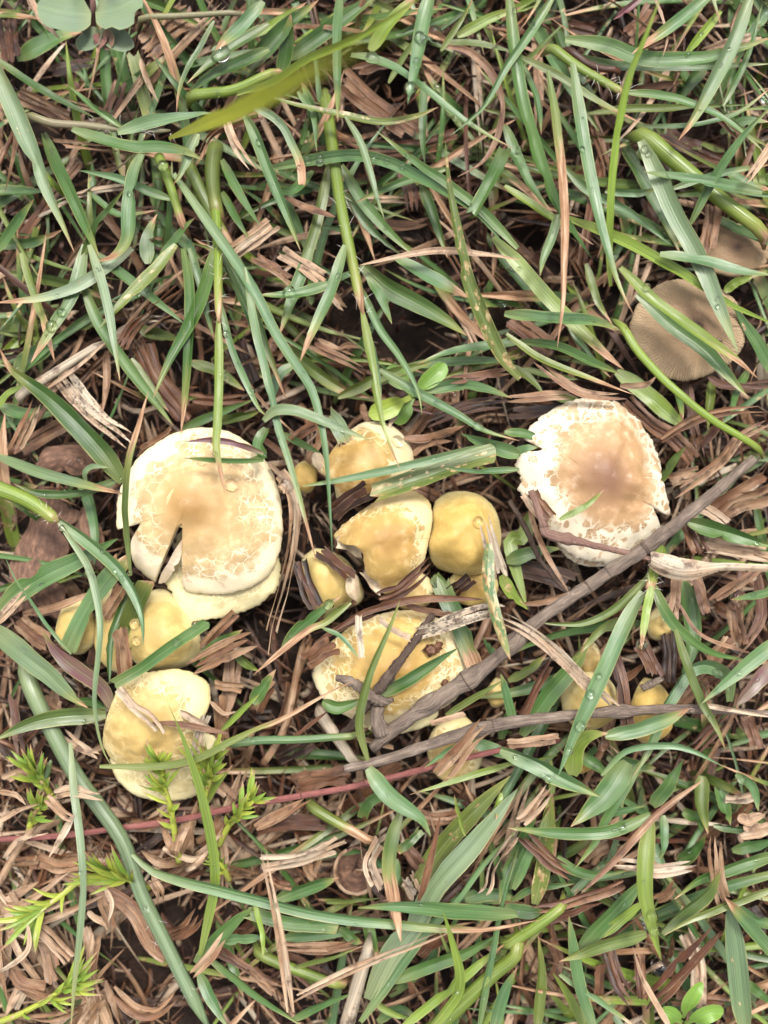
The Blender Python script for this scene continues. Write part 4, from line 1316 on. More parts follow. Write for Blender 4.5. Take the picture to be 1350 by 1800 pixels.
def cap_shape(cu, cv, outline, ztop, zrim, power=2.3, umbo=0.0, umbo_r=0.2, wavy=4.0, teeth=0.012, dents=(), seed=1.0, nth=240, nr=30, thick=13.0, tilt=(0.0, 0.0), folds=(4.0, 3, 0.5)):
    """Cap skin and gill side as two meshes. The outline (as seen from above) may be lobed or split."""
    C = np.array(proj(cu, cv, zrim)[:2])
    O = np.array([proj(u, v, zrim)[:2] for u, v in outline])
    P = np.vstack([O, O[:1]])
    loop = catmull(np.vstack([O[-2:], O, O[:2]]), 1400)
    d = loop - C
    th = np.arctan2(d[:, 1], d[:, 0]) % (2 * math.pi)
    rad = np.linalg.norm(d, axis=1)
    bins = np.zeros(nth)
    ang = np.arange(nth) / nth * 2 * math.pi
    idx = (np.round(th / (2 * math.pi) * nth).astype(int)) % nth
    for i in range(nth):
        m = idx == i
        bins[i] = rad[m].min() if m.any() else np.nan
    ok = ~np.isnan(bins)
    bins = np.interp(np.arange(nth), np.arange(nth)[ok], bins[ok], period=nth)
    R = bins
    hull = np.array([max(R[(i + k) % nth] for k in range(-14, 15)) for i in range(nth)])
    ker = np.hanning(31); ker /= ker.sum()
    hull = np.convolve(np.r_[hull[-40:], hull, hull[:40]], ker, 'same')[40:-40]
    hull = np.maximum(hull, R)
    jag = np.array([mnoise.noise((math.cos(a) * 14, math.sin(a) * 14, seed)) + 0.7 * mnoise.noise((math.cos(a) * 34, math.sin(a) * 34, seed + 3)) for a in ang])
    R = R * (1 + teeth * jag)

    def height(x, y, r, hr):
        q = min(r / hr, 1.15)
        z = zrim + (ztop - zrim) * (1 - q ** power)
        z += folds[0] * math.cos(folds[1] * math.atan2(y - C[1], x - C[0]) + folds[2]) * q ** 1.5 + 0.5 * folds[0] * math.cos((folds[1] + 2) * math.atan2(y - C[1], x - C[0]) + folds[2] * 2.3 + 1) * q ** 2
        z += umbo * math.exp(-(q / umbo_r) ** 2)
        z += tilt[0] * (x - C[0]) + tilt[1] * (y - C[1])
        z += wavy * mnoise.noise((x / 38.0, y / 38.0, seed)) + wavy * 0.4 * min(1.0, q * 3) * mnoise.noise((x / 16.0, y / 16.0, seed + 5))
        for (du, dv, dr, dd) in dents:
            px, py = proj(du, dv, zrim)[:2]
            z -= dd * math.exp(-((x - px) ** 2 + (y - py) ** 2) / (dr * dr))
        return z

    rho = np.linspace(0.03, 1, nr) ** 0.85
    V, cc = [], []
    apex = (C[0], C[1], height(C[0], C[1], 0, hull[0]))
    V.append(apex); cc.append((0, 0, 0, 1))
    def put(r, i, dz=0.0, rr=None):
        x, y = C[0] + math.cos(ang[i]) * r, C[1] + math.sin(ang[i]) * r
        V.append((x, y, height(x, y, r, hull[i]) + dz))
        cc.append((min(r / hull[i], 1.0) if rr is None else rr, i / nth, 0, 1))
    for q in rho:
        for i in range(nth):
            put(R[i] * q, i, dz=(-2.2 * max(0, (q - 0.93) / 0.07) ** 2))
    for q, dz in ((1.004, -5.0), (0.985, -8.5), (0.95, -10.5)):
        for i in range(nth):
            put(R[i] * q, i, dz=dz + 0.8 * jag[i], rr=1.0)
    F = [[0, 1 + i, 1 + (i + 1) % nth] for i in range(nth)]
    rows = nr + 3
    for k in range(rows - 1):
        b = 1 + k * nth
        F += [[b + i, b + nth + i, b + nth + (i + 1) % nth, b + (i + 1) % nth] for i in range(nth)]
    top = (np.array(V), F, np.array(cc))
    # gill side: radial plates between rim and stem
    V2, F2 = [], []
    rr = np.linspace(0.955, 0.12, 9)
    for q in rr:
        for i in range(nth):
            r = R[i] * q
            x, y = C[0] + math.cos(ang[i]) * r, C[1] + math.sin(ang[i]) * r
            depth = thick * (0.75 + 0.6 * (1 - q)) + (5.5 if i % 2 else -1.5) * min(1.0, (0.97 - q) * 12)
            V2.append((x, y, height(x, y, r, hull[i]) - depth))
    for k in range(len(rr) - 1):
        b = k * nth
        F2 += [[b + i, b + nth + i, b + nth + (i + 1) % nth, b + (i + 1) % nth] for i in range(nth)]
    return top, (np.array(V2), F2), apex, R


def mushroom(name, label, cu, cv, outline, ztop, zrim, mat, stem_r=20.0, stem_to=None, seed=1.0, group='pale mushrooms in the cluster', stem_mat=None, **kw):
    top, gill, apex, R = cap_shape(cu, cv, outline, ztop, zrim, seed=seed, **kw)
    su, sv = stem_to or (cu, cv)
    base = np.array([*proj(su, sv, -50)[:2], soil_height(su, sv) - 6])
    root = empty(name, base, label=label, cat='mushroom', group=group) if False else tag(empty(name, base), label, 'mushroom', group)
    V, F, cc = top
    me = bpy.data.meshes.new('cap')
    me.from_pydata(((V - base) * S).tolist(), [], F)
    fill_attr(me, 'cc', 'FLOAT_COLOR', cc, 'color')
    fill_attr(me, 'cp', 'FLOAT_VECTOR', (V - np.array([apex[0], apex[1], 0])) / 100 + seed * 7.3, 'vector')
    me.polygons.foreach_set('use_smooth', [True] * len(me.polygons))
    me.materials.append(mat)
    o = bpy.data.objects.new('cap', me); COL.objects.link(o); o.parent = root
    N = len(V)
    REG.append((Piece(V, F, None, None, None, None), root))
    V, F = gill
    me = bpy.data.meshes.new('gills')
    me.from_pydata(((V - base) * S).tolist(), [], F)
    me.materials.append(M_GILL)
    o = bpy.data.objects.new('gills', me); COL.objects.link(o); o.parent = root
    # stem
    zu = apex[2] - 15
    P = np.array([base, base * 0.6 + np.array([apex[0], apex[1], zu]) * 0.4 + np.array([3, -2, 0]), np.array([apex[0], apex[1], zu - 6]), np.array([apex[0], apex[1], zu])])
    path = catmull(P, 14)
    t = np.linspace(0, 1, 14)
    st = tube(path, stem_r * (1.12 - 0.3 * np.sin(t * math.pi) + 0.12 * t), sides=18, rough=0.06)
    make('stem', st, stem_mat or M_STEM, parent=root, porigin=base, sharp=0)
    CAPS.append((cu, cv, float(np.median(R)), np.array(outline), zrim))
    return root


CREAM = (0.80, 0.70, 0.52)
M_SPLIT = cap_material('cap_split', (0.68, 0.58, 0.42), (0.52, 0.350, 0.165), (0.34, 0.190, 0.060), r_in=0.26, r_out=0.82, scale=5.5, cracks=0.1, fine=0.16, rim=(0.68, 0.58, 0.33), rimw=0.12, yellow=0.08, patch=0.55, soft=0.1, cellw=0.12, lean=(-0.1, -0.04), warp=0.16)
M_CRACK = cap_material('cap_cracked', (0.62, 0.54, 0.41), (0.43, 0.260, 0.125), (0.22, 0.110, 0.062), r_in=0.34, r_out=1.0, scale=5.5, cracks=0.9, fine=0.8, rim=(0.64, 0.57, 0.44), rimw=0.10, patch=1.25, soft=0.06, cellw=0.72, warp=0.16, lean=(-0.14, -0.16))
M_TORN = cap_material('cap_torn', (0.68, 0.56, 0.34), (0.48, 0.300, 0.095), (0.34, 0.185, 0.055), r_in=0.42, r_out=0.95, scale=6.5, cracks=0.7, fine=0.7, rim=(0.66, 0.54, 0.22), rimw=0.08, yellow=0.35, patch=0.9, soft=0.06, warp=0.18, lean=(0.28, 0.25))
M_UPPER = cap_material('cap_upper', (0.68, 0.57, 0.35), (0.42, 0.255, 0.075), (0.52, 0.37, 0.15), r_in=0.35, r_out=0.80, scale=5.0, cracks=0.25, fine=0.4, rim=(0.64, 0.57, 0.37), rimw=0.22, yellow=0.25, patch=0.5, soft=0.12, lean=(0.45, 0.1))
M_SMOOTH = cap_material('cap_smooth', (0.62, 0.50, 0.23), (0.56, 0.375, 0.105), (0.46, 0.280, 0.070), r_in=0.45, r_out=0.95, scale=4.0, cracks=0, fine=0.05, rim=(0.66, 0.56, 0.27), rimw=0.30, yellow=0.35, patch=0.9)
M_TWIGCAP = cap_material('cap_twigs', (0.68, 0.58, 0.36), (0.54, 0.355, 0.110), (0.38, 0.215, 0.055), r_in=0.38, r_out=0.80, scale=6.5, cracks=0.3, fine=0.7, rim=(0.64, 0.56, 0.34), rimw=0.22, yellow=0.25, patch=0.55, soft=0.1, lean=(0.0, -0.18))
M_LOW = cap_material('cap_low', (0.66, 0.56, 0.32), (0.50, 0.345, 0.130), (0.54, 0.385, 0.140), r_in=0.36, r_out=0.85, scale=7.0, cracks=0.3, fine=0.6, rim=(0.62, 0.52, 0.24), rimw=0.25, yellow=0.3, patch=0.8, soft=0.1, lean=(0.22, 0.16))
M_YELLOW = cap_material('cap_yellow', (0.62, 0.52, 0.25), (0.54, 0.400, 0.140), (0.48, 0.320, 0.100), r_in=0.25, r_out=0.7, scale=4.0, cracks=0, fine=0, rim=(0.62, 0.53, 0.29), rimw=0.35, yellow=0.4, patch=0.6)
M_GRAIN = cap_material('cap_grainy', (0.60, 0.53, 0.33), (0.55, 0.46, 0.24), (0.55, 0.46, 0.24), r_in=0.10, r_out=0.4, scale=6.0, cracks=0.1, fine=0.1, rim=(0.60, 0.52, 0.27), rimw=0.55, yellow=0.25, patch=0.4)
M_STREAK = streaky_material()


def ring(cu, cv, rx, ry, n=18, rot=0.0, wob=0.06, seed=0.0):
    out = []
    for i in range(n):
        a = i / n * 2 * math.pi
        k = 1 + wob * mnoise.noise((math.cos(a) * 1.5, math.sin(a) * 1.5, seed))
        x, y = rx * k * math.cos(a), ry * k * math.sin(a)
        out.append((cu + x * math.cos(rot) - y * math.sin(rot), cv + x * math.sin(rot) + y * math.cos(rot)))
    return out


mushroom('mushroom', 'large cream mushroom with a tan middle and its cap split open in a wedge', 348, 890,
         [(205, 905), (208, 870), (222, 835), (242, 806), (270, 780), (300, 763), (335, 754), (375, 753), (410, 762), (440, 782), (468, 812), (485, 850), (495, 890), (498, 930),
          (493, 965), (482, 995), (464, 1018), (440, 1032), (410, 1041), (380, 1044), (345, 1042), (325, 1039), (324, 1010), (330, 970), (337, 925), (331, 925), (312, 955), (296, 990), (279, 1025),
          (266, 1020), (250, 1008), (238, 995), (234, 970), (238, 948), (258, 920), (240, 930), (220, 936), (208, 930)],
         168, 92, M_SPLIT, stem_r=30, seed=1.1, power=2.0, umbo=10, umbo_r=0.22, wavy=4.5, folds=(7.0, 3, 2.2), dents=((300, 800, 40, 5), (430, 900, 40, 4)))
mushroom('mushroom', 'pale yellow grainy cap showing as a crescent under the split cap', 402, 990,
         [(300, 990), (312, 940), (350, 910), (420, 905), (470, 935), (492, 985), (489, 1030), (465, 1055), (430, 1075), (400, 1083), (365, 1088), (330, 1094), (312, 1065), (300, 1040), (290, 1022)],
         94, 62, M_GRAIN, stem_r=20, seed=2.3, wavy=3.5, teeth=0.03)
mushroom('mushroom', 'young yellow mushroom tucked below the split cap, a green strip across it', 290, 1110,
         [(222, 1110), (230, 1070), (255, 1044), (285, 1035), (315, 1050), (340, 1085), (355, 1115), (353, 1150), (330, 1170), (300, 1178), (262, 1180), (235, 1160)],
         112, 44, M_YELLOW, stem_r=18, seed=3.7, power=3.0, wavy=4)
mushroom('mushroom', 'small yellow button half hidden behind leaves, outermost on the margin side of the cluster', 140, 1100,
         ring(138, 1102, 36, 48, seed=2), 82, 44, M_YELLOW, stem_r=13, seed=4.1, power=3.0, nth=120, nr=16)
mushroom('mushroom', 'narrow yellow button squeezed behind a dried leaf beside the young yellow one', 208, 1105,
         ring(208, 1108, 34, 76, seed=3), 86, 46, M_YELLOW, stem_r=12, seed=4.9, power=3.0, nth=120, nr=16)
mushroom('mushroom', 'squarish yellow mushroom lowest in the cluster with a dry pinkish strip on top', 276, 1255,
         [(206, 1217), (211, 1197), (230, 1182), (270, 1178), (312, 1174), (347, 1187), (367, 1206), (370, 1236), (361, 1263), (353, 1296), (347, 1334), (338, 1346), (295, 1347), (240, 1347), (200, 1339), (182, 1312), (188, 1275), (198, 1245)],
         138, 76, M_LOW, stem_r=22, seed=5.2, power=2.6, wavy=6, umbo=0, folds=(6.0, 4, 0.4), dents=((290, 1300, 14, 9), (275, 1320, 18, 6)))
mushroom('mushroom', 'grainy pale yellow cap peeping out under the lowest squarish cap', 288, 1335,
         [(192, 1330), (215, 1290), (290, 1275), (360, 1285), (395, 1310), (388, 1345), (370, 1378), (335, 1402), (300, 1408), (262, 1405), (230, 1392), (205, 1365)],
         76, 48, M_GRAIN, stem_r=20, seed=6.6, wavy=4, teeth=0.025)
mushroom('mushroom', 'cream mushroom with an ochre side and one round drop, uppermost of the middle caps', 652, 815,
         [(556, 822), (580, 800), (600, 772), (622, 752), (648, 741), (680, 744), (706, 762), (722, 785), (727, 810), (720, 835), (705, 850), (680, 862), (660, 875), (640, 884), (612, 886), (592, 876), (588, 850), (572, 838)],
         136, 70, M_UPPER, stem_r=19, seed=7.4, power=2.6, wavy=5, dents=((598, 815, 20, 9),))
mushroom('mushroom', 'ochre mushroom with a torn edge and fine cracks, in the middle of the cluster', 685, 945,
         [(586, 942), (600, 925), (625, 905), (655, 885), (690, 868), (722, 862), (748, 874), (760, 898), (757, 930), (750, 965), (743, 990), (728, 1012), (705, 1032), (680, 1046), (670, 1040), (664, 1022), (645, 1008), (640, 985), (637, 968), (622, 958), (605, 957)],
         158, 86, M_TORN, stem_r=24, seed=8.8, power=2.4, wavy=5, umbo=3, folds=(8.0, 3, 1.2), dents=((735, 945, 16, 7), (700, 905, 20, 3)), teeth=0.02)
mushroom('mushroom', 'smooth rounded yellow-ochre mushroom pressed against the torn ochre one', 808, 935,
         [(757, 905), (764, 882), (788, 866), (815, 864), (842, 870), (866, 888), (878, 915), (880, 945), (872, 980), (860, 1002), (832, 1010), (800, 1008), (772, 1000), (756, 980), (751, 950), (754, 925)],
         146, 62, M_SMOOTH, stem_r=20, seed=9.3, power=2.8, wavy=5, folds=(7.0, 3, 2.6), dents=((790, 885, 16, 5),))
mushroom('mushroom', 'small brownish-yellow button under the smooth ochre mushroom', 832, 1030, ring(832, 1030, 44, 34, seed=5), 72, 42, M_SMOOTH, stem_r=13, seed=10.4, power=3, nth=120, nr=16)
mushroom('mushroom', 'dull yellow mushroom half hidden by litter below the torn edge', 580, 1015,
         [(530, 985), (550, 965), (580, 968), (610, 985), (628, 1010), (640, 1040), (632, 1060), (600, 1075), (570, 1080), (548, 1060), (535, 1025)],
         86, 36, M_YELLOW, stem_r=17, seed=11.5, power=2.6, wavy=5)
mushroom('mushroom', 'small pale cap just below the torn ochre mushroom, a brown leaf over it', 725, 1040, ring(724, 1038, 40, 34, seed=6), 84, 52, M_LOW, stem_r=13, seed=12.2, power=3, nth=120, nr=16)
mushroom('mushroom', 'wide yellow mushroom crossed by thin twigs and a green strap leaf', 695, 1165,
         [(549, 1190), (556, 1165), (575, 1135), (600, 1112), (630, 1092), (670, 1078), (715, 1072), (760, 1082), (795, 1105), (815, 1145), (822, 1185), (812, 1215), (790, 1235), (760, 1250), (720, 1262), (680, 1268), (640, 1268), (610, 1255), (580, 1240), (560, 1215)],
         148, 70, M_TWIGCAP, stem_r=28, seed=13.9, power=2.2, umbo=6, umbo_r=0.3, wavy=5, teeth=0.015)
mushroom('mushroom', 'pale cap edge showing beneath the wide twig-crossed mushroom', 690, 1235, ring(692, 1236, 82, 56, seed=7), 66, 48, M_GRAIN, stem_r=18, seed=14.1, wavy=4, teeth=0.025, nth=160, nr=20)
mushroom('mushroom', 'ragged white mushroom with cracked tan scales and a brown middle, beside the grey twig', 1052, 840,
         [(905, 820), (910, 803), (922, 794), (950, 792), (938, 787), (919, 770), (932, 752), (958, 730), (985, 712), (1015, 702), (1050, 699), (1085, 711), (1112, 731), (1133, 757), (1150, 782), (1158, 808), (1156, 838), (1162, 860), (1172, 885), (1174, 903),
          (1162, 906), (1138, 892), (1152, 912), (1160, 930), (1150, 946), (1132, 958), (1112, 975), (1095, 986), (1075, 992), (1050, 990), (1030, 983), (1010, 978), (995, 968), (975, 950), (958, 928), (942, 905), (925, 885), (912, 862), (914, 842)],
         150, 84, M_CRACK, stem_r=27, seed=15.5, power=2.0, umbo=7, umbo_r=0.25, wavy=6, teeth=0.034, folds=(6.5, 4, 1.0), dents=((1010, 865, 22, 8), (1110, 880, 20, 7), (1125, 835, 16, 5), (970, 790, 24, 4)))
mushroom('mushroom', 'pale ragged cap edge beneath the lower side of the scaly white mushroom', 1060, 955, ring(1052, 950, 74, 46, seed=8), 74, 58, M_CRACK, stem_r=14, seed=16.8, teeth=0.035, nth=160, nr=18)
mushroom('streaky_mushroom', 'flat brown mushroom with fine radial grooves and a dark middle, two green leaves across it', 1212, 575,
         ring(1208, 578, 100, 89, n=24, wob=0.06, seed=9), 104, 78, M_STREAK, stem_r=11, seed=17.0, power=1.7, umbo=5, umbo_r=0.12, wavy=4, teeth=0.02, group='brown grooved mushrooms', thick=8, stem_to=(1222, 585))
mushroom('streaky_mushroom', 'second brown mushroom mostly hidden behind leaves above the first grooved one', 1290, 440,
         ring(1288, 440, 66, 48, n=20, wob=0.04, seed=11), 58, 38, M_STREAK, stem_r=10, seed=18.0, power=1.8, wavy=3, group='brown grooved mushrooms', thick=8, nth=160, nr=18)
mushroom('mushroom', 'small yellow mushroom behind the lower twig, nearer the hanging shoot', 1038, 1235, ring(1036, 1232, 50, 52, seed=12), 104, 46, M_YELLOW, stem_r=15, seed=19.0, power=3, nth=140, nr=18)
mushroom('mushroom', 'small yellow mushroom with a brown lip behind the lower twig, toward the margin', 1138, 1250, ring(1138, 1250, 37, 58, seed=13), 100, 42, M_SMOOTH, stem_r=14, seed=20.0, power=3, nth=140, nr=18)
mushroom('mushroom', 'bright yellow sliver of a cap under the shoot with spreading leaves', 1157, 1100, ring(1157, 1098, 22, 28, seed=14), 62, 36, M_YELLOW, stem_r=9, seed=21.0, power=3, nth=96, nr=12)
mushroom('mushroom', 'pale yellow bit of cap behind the buff speckled leaf', 1035, 1155, ring(1034, 1155, 18, 32, seed=15), 60, 36, M_LOW, stem_r=8, seed=22.0, power=3, nth=96, nr=12)
mushroom('mushroom', 'yellow mushroom lying low under both grey twigs with a curled dry scrap on it', 800, 1325, ring(800, 1318, 48, 60, seed=16, wob=0.15), 44, 16, M_LOW, stem_r=17, seed=23.0, power=2.5, nth=160, nr=18)
mushroom('mushroom', 'dim yellow mushroom in shade beyond the forked twig', 872, 1222, ring(874, 1218, 19, 26, seed=17), 34, 10, M_YELLOW, stem_r=10, seed=24.0, power=3, nth=96, nr=12)
mushroom('mushroom', 'tiny ochre button low between the small yellow caps and the curled bright leaf', 1024, 1342, ring(1024, 1342, 17, 18, seed=18), 56, 36, M_SMOOTH, stem_r=7, seed=25.0, power=3, nth=80, nr=10)
mushroom('mushroom', 'dim ochre button in the gap between the split cap and the torn one', 538, 845, ring(537, 838, 22, 28, seed=19), 58, 34, M_SMOOTH, stem_r=9, seed=26.0, power=3, nth=96, nr=12)

# the two cut faces of flesh inside the wedge of the split cap
split = bpy.data.objects['mushroom']
sb = np.array(split.location) / S
for pts, w, rl in (([(334, 929, 148), (319, 958, 139), (304, 990, 120), (291, 1012, 97), (284, 1025, 84)], 18, 0.75), ([(336, 930, 148), (330, 962, 142), (325, 1000, 120), (322, 1034, 84)], 9, -0.9)):
    path = catmull(np.array([proj(*p) for p in pts]), 16)
    P = ribbon(path, np.interp(np.linspace(0, 1, 16), [0, 0.3, 0.8, 1], [3, w * 0.7, w, w * 0.7]), shape='s', fold=0.05, roll=rl, crumple=0.15)
    make('split_face', P, M_GILL, parent=split, porigin=sb)

# torn bits of the ochre mushroom and crumbs
for pts, w, z, lab in (([(592, 952), (606, 955), (622, 963), (638, 975)], 20, 100, 'torn pale strip of gills hanging from the ragged side of the torn ochre mushroom'),
                       ([(640, 1002), (650, 1015), (662, 1032), (672, 1040)], 16, 96, 'ragged pale scrap of cap below the notch of the torn ochre mushroom')):
    path = catmull(np.array([proj(u, v, z) for u, v in pts]), 12)
    P = ribbon(path, w, shape='s', fold=0.3, crumple=0.5)
    tag(make('cap_scrap', P, M_FLAKE), lab, 'mushroom scrap', 'torn mushroom scraps')
path = catmull(np.array([proj(u, v, z) for u, v, z in ((622, 1007, 98), (620, 1030, 104), (626, 1056, 98))]), 12)
tag(make('cap_scrap', ribbon(path, 24, shape='v', fold=-0.35), M_FLAKE), 'oval whitish disc of mushroom flesh standing below the torn edge', 'mushroom scrap', 'torn mushroom scraps')
path = catmull(np.array([proj(u, v, z) for u, v, z in ((556, 792, 84), (562, 815, 86), (578, 822, 84))]), 10)
tag(make('cap_scrap', ribbon(path, 20, shape='v', fold=-0.3), M_FLAKE), 'small pale scrap of gills beside the ochre side of the uppermost middle cap', 'mushroom scrap', 'torn mushroom scraps')
M_SLUG = None


def lump(name, u, v, z, r, mat, label, cat, group=None, flat=0.7, seed=0.0, jag=0.35):
    c = np.array(proj(u, v, z))
    V, F = [], []
    nu, nv = 14, 9
    for j in range(nv + 1):
        ph = math.pi * j / nv
        for i in range(nu):
            a = i / nu * 2 * math.pi
            d = np.array([math.sin(ph) * math.cos(a), math.sin(ph) * math.sin(a), math.cos(ph)])
            k = 1 + jag * mnoise.noise(tuple(d * 1.7 + seed)) + jag * 0.6 * mnoise.noise(tuple(d * 4.0 + seed))
            V.append(c + d * r * k * np.array([1, 1, flat]))
    for j in range(nv):
        for i in range(nu):
            F.append([j * nu + i, (j + 1) * nu + i, (j + 1) * nu + (i + 1) % nu, j * nu + (i + 1) % nu])
    V = np.array(V)
    n = len(V)
    P = Piece(V, F, np.zeros((n, 4)), V / 10, np.zeros(n), np.zeros(n))
    o = make(name, P, mat, origin=c - np.array([0, 0, r * flat]), sharp=0)
    return tag(o, label, cat, group)


CRUMBS = [(758, 1142, 5, 'dark brown crumb'), (767, 1138, 4, 'second crumb touching the dark one'), (783, 1201, 5, 'small brown crumb')]
lump('soil_crumb', 757, 1143, 143, 9, M_DUNG, 'dark brown crumb of soil on the twig-crossed mushroom', 'soil crumb', 'soil crumbs', seed=1, jag=0.8)
lump('soil_crumb', 769, 1137, 140, 7, M_DUNG, 'smaller crumb touching the dark brown one on the twig-crossed mushroom', 'soil crumb', 'soil crumbs', seed=2, jag=0.8)
lump('soil_crumb', 783, 1201, 122, 6, M_DUNG, 'lone brown crumb on the lower side of the twig-crossed mushroom', 'soil crumb', 'soil crumbs', seed=3, jag=0.8)

# ------------------------------------------------------------------ brown chips lying on the soil
chips = [([(65, 1085), (60, 1020), (72, 950), (95, 870)], 96, 30, 'large brown chip of rotting wood near the margin under the wide fresh leaf'),
         ([(60, 830), (110, 805), (175, 825)], 52, 22, 'rounded dark chip with two drops on it beside the wide dark leaf'),
         ([(180, 1000), (150, 930), (160, 880)], 50, 18, 'dark ridged chip between the big wood chip and the split cap'),
         ([(270, 1215), (250, 1180), (245, 1150)], 30, 12, None)]
for i, (pts, w, z, lab) in enumerate(chips[:3]):
    path = catmull(np.array([proj(u, v, z + 6 * math.sin(k * 2.0)) for k, (u, v) in enumerate(pts)]), 16)
    P = ribbon(path, w, shape='s' if i == 0 else 'e', fold=-0.22, crumple=0.35, wav=0.14)
    tag(make('wood_chip', P, M_CHIP), lab, 'wood chip', 'brown chips of rotten wood')

# hollow husk near the bottom
def husk():
    c = np.array(proj(625, 1530, 40))
    root = tag(empty('seed_husk', c - np.array([0, 0, 30])), 'empty dark husk with a thin pale broken rim, above the level leaf pair', 'seed husk')
    V, F = [], []
    nu, nv = 26, 7
    for s_, rr in ((1, 1.0), (-1, 0.9)):
        for j in range(nv + 1):
            ph = math.pi * 0.5 * j / nv
            for i in range(nu):
                a = i / nu * 2 * math.pi
                k = rr * (1 + 0.10 * mnoise.noise((math.cos(a) * 1.5, math.sin(a) * 1.5, 3.0)))
                jag = (6 * mnoise.noise((math.cos(a) * 3, math.sin(a) * 3, 9.0))) if j == 0 else 0
                V.append(c + np.array([36 * k * math.cos(ph) * math.cos(a), 41 * k * math.cos(ph) * math.sin(a), -34 * k * math.sin(ph) + jag]))
    h = (nv + 1) * nu
    for q in (0, h):
        for j in range(nv):
            for i in range(nu):
                f = [q + j * nu + i, q + j * nu + (i + 1) % nu, q + (j + 1) * nu + (i + 1) % nu, q + (j + 1) * nu + i]
                F.append(f if q == 0 else f[::-1])
    for i in range(nu):
        F.append([i, h + i, h + (i + 1) % nu, (i + 1) % nu])
    V = np.array(V); n = len(V)
    P = Piece(V, F, np.zeros((n, 4)), V / 10, np.zeros(n), np.zeros(n))
    make('shell', P, M_CHIP, parent=root, porigin=c - np.array([0, 0, 30]), sharp=40)
    a = np.linspace(0, 2 * math.pi, 30) * 0.62 + 2.0
    path = np.array([c + np.array([35.5 * math.cos(x), 40 * math.sin(x), 2 + 4 * mnoise.noise((math.cos(x) * 3, math.sin(x) * 3, 9.0))]) for x in a])
    make('rim', tube(path, 3.2, sides=7, hue=0.75, rough=0.4), M_DEAD, parent=root, porigin=c - np.array([0, 0, 30]))


husk()

# ------------------------------------------------------------------ twigs and runners
def twig(label, pts, r, mat, cat='twig', name='twig', rough=0.3, n=60, group='fallen twigs', stubs=(), sides=12, nodes=()):
    path = catmull(np.array([proj(u, v, z) for u, v, z in pts]), n)
    t = np.linspace(0, 1, n)
    rad = np.interp(t, np.linspace(0, 1, len(r)), r)
    for q in nodes:
        rad = rad * (1 + 0.35 * np.exp(-((t - q) / 0.022) ** 2))
    path = path + np.array([[1.4 * mnoise.noise((x * 9, k, rad[0])) for k in (0.0, 5.0, 9.0)] for x in t])
    P = tube(path, rad * (1 + 0.10 * np.array([mnoise.noise((x * 30, rad[0], 2.0)) for x in t])), sides=sides, rough=rough, hue=0.5)
    if not stubs:
        return tag(make(name, P, mat, sharp=0), label, cat, group)
    root = tag(empty(name, path[0]), label, cat, group)
    make('stem', P, mat, parent=root, porigin=path[0], sharp=0)
    for sp, sr in stubs:
        q = catmull(np.array([proj(u, v, z) for u, v, z in sp]), 12)
        make('side_stub', tube(q, np.linspace(sr[0], sr[1], 12), sides=10, rough=rough), mat, parent=root, porigin=path[0], sharp=0)
    return root


twig('thick grey twig slanting past the white mushroom to a forked broken end',
     [(1326, 806, 172), (1240, 880, 168), (1150, 952, 166), (1050, 1020, 160), (960, 1080, 158), (870, 1160, 156), (800, 1210, 152), (745, 1245, 148), (700, 1275, 142), (655, 1316, 130)],
     [6.5, 9, 10.5, 11, 10.5, 10, 10.5, 11, 12.5, 12.5, 9], M_BARK, n=70, nodes=(0.62, 0.74, 0.84), stubs=([[(672, 1290, 140), (662, 1262, 146), (664, 1240, 150)], (13, 10)],))
twig('slimmer grey twig lying level below the forked one, thin end at the right margin',
     [(606, 1352, 140), (680, 1335, 142), (760, 1308, 144), (850, 1280, 146), (930, 1266, 148), (1000, 1258, 150), (1100, 1250, 150), (1200, 1247, 146), (1290, 1250, 138), (1380, 1256, 126)],
     [6.5, 8.5, 9.5, 9.5, 9, 8.5, 8, 7, 5.5, 4.5], M_BARK, n=60, nodes=(0.3, 0.62))
twig('thin dark hairy twig standing across the twig-crossed mushroom', [(760, 1080, 132), (735, 1118, 156), (705, 1160, 166), (675, 1200, 164), (650, 1232, 152), (620, 1275, 126), (600, 1290, 104)], [5.5, 6.5, 7, 8.5, 7, 6.5, 5], M_DARKBARK, rough=0.6)
twig('stubby brown twig tip lying on the twig-crossed mushroom', [(592, 1191, 138), (615, 1197, 152), (640, 1213, 160), (668, 1232, 162), (692, 1230, 158)], [5, 8, 8.5, 10, 3], M_BARK, rough=0.35)
twig('smooth pinkish-red runner lying under the lower twig, crossing the litter', [(-30, 1478, 60), (80, 1472, 66), (180, 1460, 72), (300, 1443, 76), (450, 1413, 92), (560, 1393, 98), (640, 1378, 104), (740, 1353, 106), (830, 1330, 108), (900, 1315, 104), (985, 1302, 98)],
     [4.6, 5, 5, 5.2, 5.2, 5.4, 5.4, 5.2, 5, 4.6, 4], M_RUNNER, cat='runner', name='runner', rough=0.08, group=None, n=60)
twig('brown-pink dry culm draped along the lower edge of the scaly white mushroom', [(933, 862, 136), (944, 890, 140), (955, 918, 142), (962, 938, 142), (1000, 948, 150), (1060, 962, 158), (1110, 974, 162), (1148, 984, 164)],
     [5, 6, 8, 8.5, 5.5, 5, 4.5, 3.5], M_CULM, cat='dry culm', name='dry_culm', rough=0.15, group=None, nodes=(0.45,))
